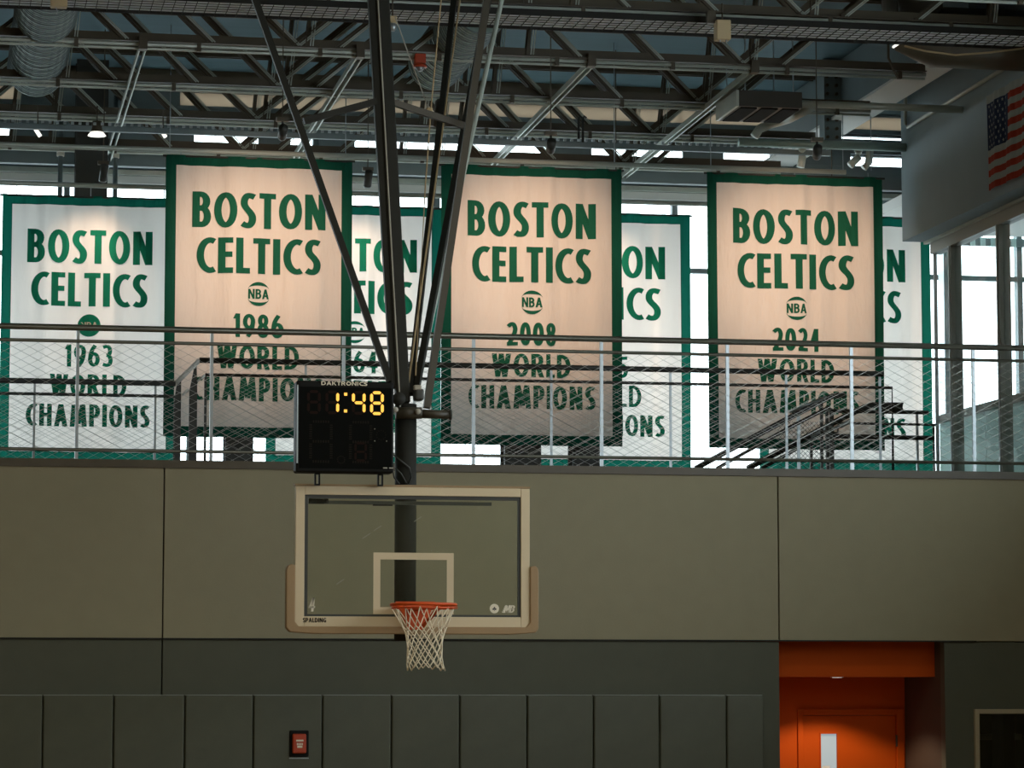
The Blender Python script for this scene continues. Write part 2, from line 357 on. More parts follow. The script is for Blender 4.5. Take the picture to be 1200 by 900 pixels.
# corridor window on the right
wn = empty('window_1', (WX0, YW, 1.0), kind='structure')
fw = .042
mb = MB(); mb.box(WX0, WX0 + fw, YW - .02, YW + .14, 1.0, WZ1); mb.box(WX1 - fw, WX1, YW - .02, YW + .14, 1.0, WZ1)
mb.box(WX0 + fw, WX1 - fw, YW - .02, YW + .14, WZ1 - fw, WZ1); mb.box(WX0 + fw, WX1 - fw, YW - .02, YW + .14, 1.0, 1.0 + fw)
mb.build('window_frame', 'beigef', wn, bevel=.004)
box('pane', WX0 + fw, WX1 - fw, YW + .06, YW + .07, 1.0 + fw, WZ1 - fw, 'glassd', wn)
ob = empty('wall_office', (WX0, YW + 2.5, 0), kind='structure')
box('rear_wall', XR1 + .1, XS, 29.3, 29.4, 0, ZF - .3, 'green', ob); box('end_wall', XS, XS + .1, YW, 29.4, 0, ZF - .3, 'green', ob); st(box('floor_office', XR1 + .1, XS, YW + .14, 29.3, -.1, 0, 'carpet'))
zz = P(1170, 867, 29.2).z
tag(box('reflection_bar', xat(1140, 29.2, 866), XS - .02, 29.1, 29.3, zz, zz + .06, 'frame'), 'pale bar in the dark room, standing in for a line reflected in the beige window', 'reflection')  # bar added to imitate the horizontal line reflected in the glass
tag(box('storage_locker', xat(1170, 28.9, 880), xat(1183, 28.9, 880), 28.75, 29.08, 0, P(1170, 838, 29).z, 'dark'), 'dark tall locker standing in the room behind the beige window', 'locker')
# mezzanine slab, right wall
st(box('floor_mezzanine', XL, 15, YW + .16, YB + .6, ZF - .3, ZF - .002, 'carpet'))
st(box('wall_right', XS, XS + .2, YN, YW, 0, ZF, 'tan'))
YC = 32.8; ZS = PX(1062, 281, XS).z; XG = XS + .29
YC = XS / math.tan(YAW + math.atan((1062 - 600) / F))
wr = empty('wall_right_upper', (XS, YC, ZS), kind='structure')
box('upper_wall', XS, XG + .16, YN, YC, ZS, ZR, 'sidew', wr)
box('ledge_angle', XG - .05, XG - .01, YN, YC - .02, ZS - .03, ZS, 'pipe', wr)
# glazed partition under it: window_2
gz = empty('window_2', (XG, YC, ZF), kind='structure')
ZHd = ZS - .15
box('head_rail', XG, XG + .13, YN, YC - .1, ZHd, ZS - .004, 'frame', gz)
ys = [XG / math.tan(YAW + math.atan((x - 600) / F)) for x in (1117, 1174)]
stp = ys[0] - ys[1]; yy = [YC - .12] + [ys[0] - stp * k for k in range(0, 8)]
for k, y in enumerate(yy):
    if k == 0: box('end_bead', XG + .03, XG + .07, y - .01, y + .01, ZF, ZHd, 'galv', gz)
    else:
        box('mullion', XG, XG + .13, y - .04, y + .04, ZF, ZHd, 'frame', gz)
        MB().box(XG - .012, XG, y - .012, y + .012, ZF, ZHd).build('mullion_cap', 'galv', gz)
        box('pane', XG + .05, XG + .06, y + .04, yy[k - 1] - .04, ZF + .05, ZHd, 'glass', gz)
box('sill_rail', XG, XG + .13, YN, YC - .1, ZF, ZF + .05, 'frame', gz)
# side room behind the glazing
sr = empty('wall_side_room', (15, 32, ZF), kind='structure')
box('end_wall', 14.8, 15, 24, YB + .1, ZF, ZR, 'whitep', sr); box('near_wall', XG + .16, 14.8, 23.9, 24, ZF, ZR, 'whitep', sr)
st(box('ceiling_side_room', XG + .16, 14.8, 24, YB - .2, P(1150, 279, YB).z, P(1150, 279, YB).z + .12, 'whitep'))
pl = PX(1150, 268, 12.0); pl = P(1150, 269, 34.8)
ZL = P(1150, 279, YB).z
box('window_head_band', XG + .3, 14.8, YB - .02, YB + .05, P(1150, 288, YB).z, ZL, 'bluegrey', sr)
for k in range(5):
    x = xat(1139 + 12 * k, YB - .1, 283); box('hanging_strip', x, x + .06, YB - .06, YB - .03, P(1150, 289, YB).z, ZL, 'frost', sr)
rd = empty('round_ceiling_light', (pl.x, pl.y, ZL), 'round light on the pale ceiling of the side room behind the glazing', 'light')
MB().cyl((pl.x, pl.y, ZL - .05), .11, .05, 'z', 20).build('housing', 'arm', rd); MB().cyl((pl.x, pl.y, ZL - .06), .09, .01, 'z', 20).build('diffuser', 'lampw', rd)
# low tinted wall behind the glazing
lw = empty('low_partition', (11.2, 30, ZF), 'low pale tinted panel partition with grey cap just behind the side glazing', 'partition')
XPn = 11.22; zt = PX(1150, 481, XPn).z
ya = XPn / math.tan(YAW + math.atan((1103 - 600) / F))
box('cap_rail', XPn - .05, XPn + .06, 24.2, ya, zt - .02, zt + .06, 'frame', lw)
for k in range(4):
    y1 = ya - 1.55 * k; box('panel', XPn, XPn + .02, y1 - 1.53, y1, ZF + .01, zt - .02, 'frost', lw)
# ------------------------------------------------------------------ back window wall
wb = empty('wall_back', (0, YB, ZF), kind='structure')
zb = lambda y: zat(y, YB)
XB0, XB1 = XL, 14.8
box('upper_band', XB0, XB1, YB, YB + .25, zb(121.5), ZR, 'bluegrey', wb)
box('upper_band', XB0, XB1, YB, YB + .25, zb(142.5), zb(137), 'bluegrey', wb)
for a, b in ((-40, 17), (207, 500), (500, 800), (800, 1100)): box('soffit_stand_in', xat(a, YB), xat(b, YB), YB + .04, YB + .07, zb(137), zb(121.5), 'kal', wb)  # glowing stand-in for a bright outdoor soffit seen through glass
box('infill_panel', xat(17, YB), xat(207, YB), YB + .02, YB + .09, zb(137), zb(121.5), 'bluegrey', wb)
box('infill_panel', XB0, xat(-40, YB), YB + .02, YB + .09, zb(137), zb(121.5), 'bluegrey', wb)
for a, b in ((8, 224), (300, 338), (372, 414), (641, 694), (735, 741), (802, 850), (922, 1000)): box('infill_panel', xat(a, YB), xat(b, YB), YB - .01, YB + .05, zb(181.5), zb(166), 'bluegrey', wb)
box('infill_panel', XB0, xat(795, YB), YB - .01, YB + .05, zb(149.5), zb(142), 'bluegrey', wb)
box('lower_band', XB0, XB1, YB, YB + .25, zb(166.5), zb(149), 'bluegrey', wb)
box('middle_band', XB0, XB1, YB, YB + .25, zb(219), zb(181), 'bluegrey', wb)
box('blind_box', XB0, XB1, YB - .06, YB + .1, zb(219.5), zb(214), 'pipe', wb)
for nm, z0, z1 in (('window_3', zb(181), zb(166.5)), ('window_5', zb(149), zb(142.5)), ('window_4', ZF, zb(219))):
    o = empty(nm, (0, YB + .1, z0), kind='structure')
    xs = [7.47 + 1.49 * k for k in range(-14, 6)] if nm == 'window_4' else [7.47 + 1.49 * k * 2 for k in range(-7, 3)]
    xs = [XB0 + .04] + [x for x in xs if XB0 + .3 < x < XB1 - .2] + [XB1 - .04]
    w2 = .035
    rows = [z0 + .008, z1 - .008] if nm != 'window_4' else [z0 + .05, zb(310.5), zb(228), z1 - .03]
    hh = [.008] * 2 if nm != 'window_4' else [.05, .03, .035, .02]
    for x in xs: box('mullion', x - w2, x + w2, YB + .06, YB + .18, z0, z1, 'bluegrey', o)
    for z, h in zip(rows, hh):
        box('transom', XB0, XB1, YB + .08, YB + .16, z - h, z + h, 'bluegrey', o)
    for a, b in zip(xs, xs[1:]):
        for za, zc in zip(rows, rows[1:]): box('pane', a + w2, b - w2, YB + .115, YB + .125, za, zc, 'glass', o)
box('blind', XB0, XG, YB + .02, YB + .05, zb(228.5), zb(220), 'whitep', wb)
st(box('ground', -60, 80, YB + .8, 140, -.3, -.1, 'ground'))
# ------------------------------------------------------------------ roof trusses
TR = [(27.7, 'nearest roof truss in view, right above the wire cable tray'), (29.9, 'second roof truss from the front, behind the cable tray'),
      (31.8, 'third roof truss from the front, level with the hanging heater box'), (33.9, 'fourth roof truss from the front, over the front banners'),
      (35.4, 'rearmost roof truss, close to the back windows'), (25.65, 'roof truss above the picture, in front of the balcony'), (23.55, 'roof truss carrying the hoop mast, above the picture')]
ZB = {27.7: zat(9, 27.7), 29.9: 8.52, 31.8: 8.52, 33.9: 8.6, 35.4: 8.52}
ZB = {27.7: zat(16, 27.7), 29.9: zat(75.5, 29.9), 31.8: zat(121.5, 31.8), 33.9: zat(160, 33.9), 35.4: zat(195, 35.4)}
for Y, lab in TR:
    zb0 = ZB.get(Y, 8.5); zt0 = ZR - .06; xe = XS if Y < 28 else 9.98
    t = empty('roof_truss', (0, Y, zb0), lab, 'truss', 'steel roof trusses')
    x0 = XL if Y > 23 else XL
    mb = MB()
    for s in (-1, 1):
        mb.box(x0, xe, Y + s * .035 - .006, Y + s * .035 + .006, zb0 + .075, zb0 + .165)
        mb.box(x0, xe, min(Y + s * .035, Y + s * .09), max(Y + s * .035, Y + s * .09), zb0 + .075, zb0 + .085)
    mb.build('bottom_chord', 'steel', t)
    mb = MB()
    for s in (-1, 1): mb.box(x0, xe, Y + s * .04 - .008, Y + s * .04 + .008, zt0 - .09, zt0 + .055)
    mb.build('top_chord', 'steel', t)
    MB().tube([(x0, Y - .05, zb0 + .048), (xe, Y - .05, zb0 + .048)], .02, 8).build('conduit', 'pipe', t, True)  # both pale tubes stand in for the lit undersides of the chord angles
    MB().tube([(x0, Y - .02, zb0 + .012), (xe, Y - .02, zb0 + .012)], .015, 8).build('conduit', 'pipe', t, True)
    def web(xa, za, xb, zc, wd=.045):
        mb = MB()
        for s in (-1, 1):
            mb.bar((xa, Y + s * .03, za), (xb, Y + s * .03, zc), .012, wd)
            mb.bar((xa - .012, Y + s * .045, za), (xb - .012, Y + s * .045, zc), .035, .010)
        wm = mb.build('web_member', 'steel', t)
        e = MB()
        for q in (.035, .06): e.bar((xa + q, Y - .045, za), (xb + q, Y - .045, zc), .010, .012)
        e.build('lit_edge_strip', 'pipe', wm)  # pale strips paint in the bright lit edge of each web angle
        return wm
    zl, zh = zb0 + .1, zt0 - .03; n = 3.45
    ks = range(-4, 3)
    for k in ks:
        nx = 3.45 + 4.55 * k
        for dx, w3 in ((0, .07), (-.85, .05), (-1.7, .05)):
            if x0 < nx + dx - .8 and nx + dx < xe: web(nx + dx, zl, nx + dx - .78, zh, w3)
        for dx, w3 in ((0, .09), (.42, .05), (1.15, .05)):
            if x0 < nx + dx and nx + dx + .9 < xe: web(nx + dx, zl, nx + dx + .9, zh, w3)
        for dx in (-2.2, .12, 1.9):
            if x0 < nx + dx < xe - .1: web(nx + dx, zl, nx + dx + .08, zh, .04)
    for k in range(-6, 8):      # clamps on the stand-in tubes
        x = 1.2 * k + .4 + (Y % 1)
        if x < xe: box('clamp', x - .02, x + .02, Y - .075, Y - .02, zb0 - .005, zb0 + .08, 'steel', t)
# struts running front to back
for X, lab in ((1.95, 'left sloping double angle brace under the roof trusses, above the round ceiling lamp'), (4.1, 'double angle brace under the trusses, just left of the hoop mast'),
               (6.45, 'double angle brace under the trusses, above the 2008 banner'), (8.15, 'double angle brace under the trusses, below the hanging heater box')):
    mb = MB(); z = ZB[29.9] + .03
    for s in (-1, 1): mb.bar((X + s * .03, 29.8, z), (X + s * .03, 36.4, ZB[35.4]), .014, .06, side=(1, 0, 0))
    o = empty('roof_brace', (X, 29.8, z), lab, 'brace', 'braces under the roof trusses')
    mb.build('angle_pair', 'pipe', o)
    MB().box(X - .04, X + .04, 29.78, 29.9, z - .04, z + .09).build('end_plate', 'steel', o)
# box girder along the side
YBg = YB - .13
gd = empty('side_girder', (10.2, 32, 8.8), 'deep pale blue-grey steel girder running front to back beside the side wall', 'beam')
ZG = PX(947, 158, 10.0).z
MB().box(10.12, 10.20, 28.9, YBg, ZG + .03, ZR - .02).build('web_plate', 'bluegrey', gd)
MB().box(10.0, 10.42, 28.9, YBg, ZG, ZG + .03).build('lower_flange', 'whitep', gd)
MB().box(9.92, 10.12, 33.3, 33.5, ZG - .3, ZR - .02).build('end_plate', 'bluegrey', gd)
mb = MB()
for i in range(9):
    for j in (0, 1): mb.cyl((9.95 + .11 * j, 33.27, ZG - .2 + .1 * i), .02, .04, 'y', 6)
mb.build('bolt_row', 'steel', gd)
# wire cable tray
z = ZB[27.7] - .03; ct = empty('cable_tray', (0, 27.8, z), 'long wire mesh cable tray under the nearest roof truss', 'cable tray')
ty0 = P(600, 17, 1).y; d0 = ray(600, 17); ty0 = (z - CAM.z) / d0.z * d0.y; d0 = ray(600, 33.5); ty1 = (z - CAM.z) / d0.z * d0.y
mb = MB()
mb.box(XL, XS, ty0, ty0 + .012, z, z + .06); mb.box(XL, XS, ty1, ty1 + .012, z, z + .06); mb.build('side_wire', 'joint', ct)
mb = MB()
for k in range(1, 6): yk = ty0 + (ty1 - ty0) * k / 6; mb.box(XL, XS, yk - .0022, yk + .0022, z, z + .006)
x = -1.0
while x < XS: mb.box(x - .0025, x + .0025, ty0, ty1, z + .006, z + .013); x += .10
o = mb.build('wire_grid', 'joint', ct); o['kind'] = 'stuff'
box('cable_bundle', XL, XS, ty0 + .03, ty1 - .03, z + .02, z + .05, 'tray', ct)
# more runs along the back trusses
def run(name, y600, Y, thick, m, label, cat, x0=XL, x1=9.95, shape='box', group=None):
    z = zat(y600, Y); h = thick / F * Y / 2 * 1.02
    if shape == 'box': o = MB().box(x0, x1, Y - h, Y + h, z - h, z + h).build(name, m)
    else: o = MB().tube([(x0, Y, z), (x1, Y, z)], h, 12).build(name, m, smooth=True)
    return tag(o, label, cat, group)
run('ceiling_rail', 167.5, 33.2, 6, 'bluegrey', 'blue-grey slotted rail under the fourth truss', 'rail')
mb = MB(); z = zat(164, 33.15); x = -1.
while x < 9.9: mb.box(x, x + .03, 33.08, 33.12, z, z + .025); x += .08
tag(mb.build('slotted_edge', 'galv'), 'row of pale slots along the blue-grey ceiling rail', 'rail edge', kind='stuff')
run('banner_pipe', 189, 32.6, 6, 'pipe', 'pale pipe running just above the front row of banners', 'pipe', shape='tube')
#run('sprinkler_pipe', 178, 34.4, 7, 'bluegrey', 'blue-grey sprinkler pipe behind the front banner tops', 'pipe', shape='tube')
run('rear_pipe', 232.5, 34.2, 5.5, 'pipe', 'grey pipe above the rear row of banners', 'pipe', shape='tube')
run('flat_beam', 204, 35.9, 12, 'bluegrey', 'broad blue-grey beam at the head of the back windows', 'beam', x1=14.5)
run('wide_duct', 157, 32.6, 11, 'duct', 'large pale blue duct at right below the heater box', 'duct', x0=xat(866, 32.6, 170), x1=XS - .002, shape='tube')
run('cross_pipe', 109, 30.6, 9, 'pipe', 'pale blue horizontal pipe passing behind the heater box', 'pipe', x0=xat(935, 30.6, 125), x1=XS - .02, shape='tube')
o = MB().tube([P(884, 160, 32.2), P(890, 151, 32.2), P(902, 146, 32.2), P(925, 139, 31.6), P(950, 126, 30.6)], .05, 10).build('elbow_pipe', 'pipe', smooth=True)
tag(o, 'pale bent pipe curving down below the heater box', 'pipe')
for pts, lab in (([(938, 196), (940, 186), (940, 175)], 'short pale elbow pipe above the left half of the 2024 banner'), ([(996, 194), (1006, 184), (1006, 177)], 'pale elbow pipe above the right half of the 2024 banner'), ([(1012, 197), (1018, 190), (1020, 172)], 'rightmost short elbow pipe above the 2024 banner')):
    tag(MB().tube([P(a, b, 33.3) for a, b in pts] + [P(pts[-1][0], pts[-1][1] - 2, 32.7)], .045, 10).build('drop_elbow', 'pipe', smooth=True), lab, 'pipe')
# spiral ducts
def spiral(X, y0, y1, z, r, lab):
    mb = MB(); n = 28; rings = []; y = y0; k = 0
    while y < y1:
        rr = r + (.014 if k % 2 == 0 else 0); base = len(mb.v)
        for i in range(n): a = 2 * math.pi * i / n; mb.v.append(Vector((X + rr * math.cos(a), y, z + rr * math.sin(a))))
        rings.append(base); y += .03; k += 1
    for a, b in zip(rings, rings[1:]):
        for i in range(n): mb.f.append((a + i, a + (i + 1) % n, b + (i + 1) % n, b + i))
    mb.f.append(tuple(rings[0] + i for i in range(n))); mb.f.append(tuple(rings[-1] + i for i in range(n)))
    o = tag(mb.build('spiral_duct', 'duct', smooth=True), lab, 'duct', 'round spiral ducts in the roof')
    mb = MB(); y = y0 + .04
    while y < y1 - .02: mb.tube([(X + (r + .012) * math.cos(2 * math.pi * i / 24), y, z + (r + .012) * math.sin(2 * math.pi * i / 24)) for i in range(25)], .010, 4, False); y += .085
    e = mb.build('seam_rings', 'bluegrey', o); e['kind'] = 'stuff'; return o
spiral(1.0, 28.15, 32.6, 9.0, .29, 'round ribbed spiral duct in the roof at far left')
spiral(5.12, 28.6, 31.5, 8.98, .27, 'round ribbed spiral duct in the roof just right of the hoop mast')
mb = MB(); dz0 = P(1130, 80, 28.5).z + .3
mb.tube([(9.40, 28.5, ZR - .01), (9.40, 28.5, dz0 + .25), (9.46, 28.5, dz0 + .06), (9.62, 28.5, dz0), (10.2, 28.5, dz0), (XS - .01, 28.5, dz0)], .3, 24)
tag(mb.build('elbow_duct', 'steel', smooth=True), 'big round brown elbow duct entering the side wall at upper right', 'duct')
# heater box
hb = empty('unit_heater', P(900, 130, 30.9), 'grey rectangular hanging heater box with black grille underneath', 'heater')
a = P(866, 107, 30.5); b = P(940, 127, 30.5)
MB().box(a.x, b.x, 30.5, 31.35, b.z, b.z + .17).build('casing', 'arm', hb)
MB().box(a.x - .03, a.x, 30.5, 31.35, b.z, b.z + .17).build('end_plate', 'pipe', hb)
for k in range(3):
    xa = a.x + (b.x - a.x) * k / 3; MB().box(xa + .03, xa + (b.x - a.x) / 3 - .02, 30.55, 31.3, b.z - .012, b.z).build('grille', 'blackm', hb)
for xx in (a.x + .08, b.x - .08):
    for y in (30.55, 31.3): MB().tube([(xx, y, b.z + .17), (xx, y, ZR)], .008, 6).build('hanger_rod', 'galv', hb)
# small ceiling fittings
def hang(name, px, py, Y, label, cat, body, ztop=None, group=None):
    p = P(px, py, Y); o = empty(name, p, label, cat, group); body(o, p)
    if ztop is not None: MB().tube([(p.x, p.y, p.z), (p.x, p.y, ztop)], .008, 6).build('hanger', 'steel', o)
    return o
def b_box(w_, d_, h_, m, extra=None):
    def f(o, p):
        box('housing', p.x - w_ / 2, p.x + w_ / 2, p.y - d_ / 2, p.y + d_ / 2, p.z - h_ / 2, p.z + h_ / 2, m, o, bevel=.012)
        if extra: extra(o, p)
    return f
hang('wall_speaker', 846.5, 36, 27.35, 'beige rectangular box hanging under the nearest truss at upper right', 'speaker', b_box(.14, .12, .19, 'beige', lambda o, p: (box('mount', p.x - .14, p.x - .06, p.y, p.y + .05, p.z + .07, p.z + .19, 'steel', o), [MB().cyl((p.x - .03 + .06 * k, p.y - .03, p.z - .115), .008, .02, 'z', 6).build('screw', 'galv', o) for k in (0, 1)])), ZB[27.7] + .1)
hang('wall_speaker', 69, 0, 27.35, 'beige box cut by the top edge of the picture at far left', 'speaker', b_box(.15, .12, .14, 'beige', lambda o, p: MB().tube([(p.x - .03, p.y, p.z - .07), (p.x - .01, p.y, p.z - .1), (p.x - .02, p.y, p.z - .13)], .004, 5).build('cable', 'galv', o)), ZB[27.7] + .1)
hang('dome_camera', 460, 24, 27.4, 'small beige dome camera hanging right beside the hoop mast', 'camera', b_box(.075, .075, .08, 'beige', lambda o, p: MB().tube([(p.x, p.y, p.z - .03), (p.x, p.y, p.z - .08), (p.x, p.y, p.z - .1)], .045, 12, r2=.02).build('dome', 'galv', o, True)), ZB[27.7] + .1)
def horn(o, p):
    box('horn_body', p.x - .055, p.x + .055, p.y - .05, p.y + .05, p.z, p.z + .1, 'red', o, bevel=.01)
    MB().tube([(p.x, p.y, p.z - .035), (p.x, p.y, p.z)], .075, 16, r2=.06).build('flange', 'red', o, True)
    MB().tube([(p.x, p.y, p.z - .075), (p.x, p.y, p.z - .035)], .02, 12, r2=.05).build('strobe_lens', 'galv', o, True)
hang('alarm_strobe', 492, 75, 29.84, 'red fire alarm strobe hanging under the second truss', 'alarm', horn, ZB[29.9] + .05)
def disc(o, p):
    MB().tube([(p.x, p.y, p.z - .02), (p.x, p.y, p.z), (p.x, p.y, p.z + .02)], .1, 24, r2=.07).build('diffuser', 'lampw', o, True)
    MB().cyl((p.x, p.y, p.z + .02), .07, .12, 'z', 16, r2=.05).build('housing', 'steel', o)
hang('ceiling_lamp', 113.5, 157, 33.2, 'round white shallow ceiling lamp at far left above the banners', 'light', disc, ZB[33.9] + .05)
def tube_lamp(o, p):
    mb = MB(); mb.tube([p + Vector((-.03, .0, .045)), p + Vector((.03, 0, -.045))], .022, 10); mb.build('lamp_body', 'lampw', o, True)
for px, py, lab in ((44, 155, 'small white tilted lamp far left under the trusses'), (191, 156, 'small white tilted lamp above the left edge of the 1986 banner')):
    hang('small_spotlight', px, py, 33.3, lab, 'light', tube_lamp, ZB[33.9] + .05, 'small white spotlights')
def tubeY(o, p): MB().tube([p + Vector((0, -.25, 0)), p + Vector((.0, .25, 0))], .012, 8).build('fluorescent_tube', 'lampw', o, True)
for px, py, lab in ((151, 2, 'thin white lamp tube at top left beside the cable tray'), (765, 33, 'thin white lamp tube under the cable tray, top centre right'), (1052, 50, 'thin white lamp tube under the cable tray, top right')):
    yy_ = 28.28; hang('tube_lamp', px, py, yy_, lab, 'light', lambda o, p: MB().tube([p + Vector((.02, -.2, 0)), p + Vector((.02, .2, 0))], .013, 8).build('fluorescent_tube', 'lampw', o, True), ZR - .02, 'thin tube lamps by the cable tray')
# banner spotlights (real lamps)
def spot(px, py, Y, tgt, energy, lab, grp, size=50, ztop=None):
    p = P(px, py, Y); o = empty('track_spotlight', p, lab, 'spotlight', grp)
    d = (Vector(tgt) - p).normalized()
    MB().box(p.x - .06, p.x + .06, p.y - .03, p.y + .03, p.z + .13, p.z + .17).build('canopy', 'steel', o)
    MB().tube([(p.x, p.y, p.z + .17), (p.x, p.y, ZG if 9.8 < p.x < 10.45 else ZR)], .006, 6).build('hanger', 'steel', o)
    MB().tube([(p.x, p.y, p.z + .02), (p.x, p.y, p.z + .15)], .012, 8).build('stem', 'dark', o)
    MB().tube([p - d * .12 + Vector((0, 0, .02)), p + d * .04], .045, 14).build('lamp_head', 'dark', o, True)
    MB().tube([p + d * .04, p + d * .055], .042, 14).build('lens_ring', 'galv', o, True)
    lamp('lamp_light', 'SPOT', p + d * .07, energy, (1, .69, .48), o, target=tgt, spot_size=R(size), spot_blend=1, shadow_soft_size=.04)
YF, YK = 32.6, 34.2
FR = [('1986', 192.5, 412, 184.5, 513), ('2008', 516.5, 728.3, 195.3, 522), ('2024', 829, 1035.5, 205, 526.5)]
BK = [('1963', .5, 207, 230, 541), ('1964', 312.5, 517, 240.5, 546), ('1965', 604, 808.8, 249, 550.5), ('1966', 889, 1091, 252.5, 553.5)]
for (yr, xl, xr, yt, yb_), px, py in zip(FR, (331, 645.5, 957.5), (162, 178, 185)):
    cx = (xl + xr) / 2; c = P(cx, yt + .34 * (yb_ - yt), YF)
    spot(px, py - 4, 29.3, c - Vector((0, 0, .12)), SPOT_W, {'1986': 'leftmost', '2008': 'middle', '2024': 'rightmost'}[yr] + ' of the three dark cylindrical spotlights above the front banners', 'banner spotlights', 54)
for (yr, xl, xr, yt, yb_), px, py in zip(BK, (121, 431, 722, 975), (207, 214, 224, 232)):
    cx = (xl + xr) / 2; c = P(cx, yt + .3 * (yb_ - yt), YK)
    spot(px, py, 33.35, c, BSPOT_W, {'1963': 'dark spotlight aimed at the leftmost rear banner', '1964': 'dark spotlight just left of the hoop mast, aimed at a rear banner', '1965': 'dark spotlight aimed at the rear banner between the middle and right front banners', '1966': 'dark spotlight aimed at the rightmost rear banner'}[yr], 'banner spotlights', 80)
# hanging rods seen among the trusses
for i, (px, y0, y1, Y, lab) in enumerate(((199, 150, 180, 33, 'thin wire above the left corner of the leftmost front banner'), (405, 158, 187, 33, 'thin wire above the right end of the leftmost front banner'), (720, 184, 197, 33, 'thin wire above the right end of the middle front banner'),
        (988, 135, 200, 33, 'thin rod above the middle of the rightmost front banner'), (1021, 118, 200, 33, 'thin rod above the right end of the rightmost front banner'), (833, 176, 201, 33, 'thin wire above the left corner of the rightmost front banner'))):
    a = P(px, y0, Y); b = P(px, y1, Y); tag(MB().tube([b, Vector((b.x, b.y, ZG if 9.9 < b.x < 10.45 else ZR))], .006, 6).build('hanger_rod', 'galv'), lab, 'rod', 'hanger rods')
for px, Y, py, lab in ((678, 30.0, 140, 'left one of a pair of black hooks behind the third truss'), (683, 30.0, 140, 'right one of a pair of black hooks behind the third truss')):
    a = P(px, 147, 33.2); a.z = zat(167.5, 33.2); tag(MB().tube([a, a + Vector((0, 0, .30)), a + Vector((.015, 0, .33)), a + Vector((.04, 0, .31))], .014, 8).build('black_hook', 'dark'), lab, 'hook')
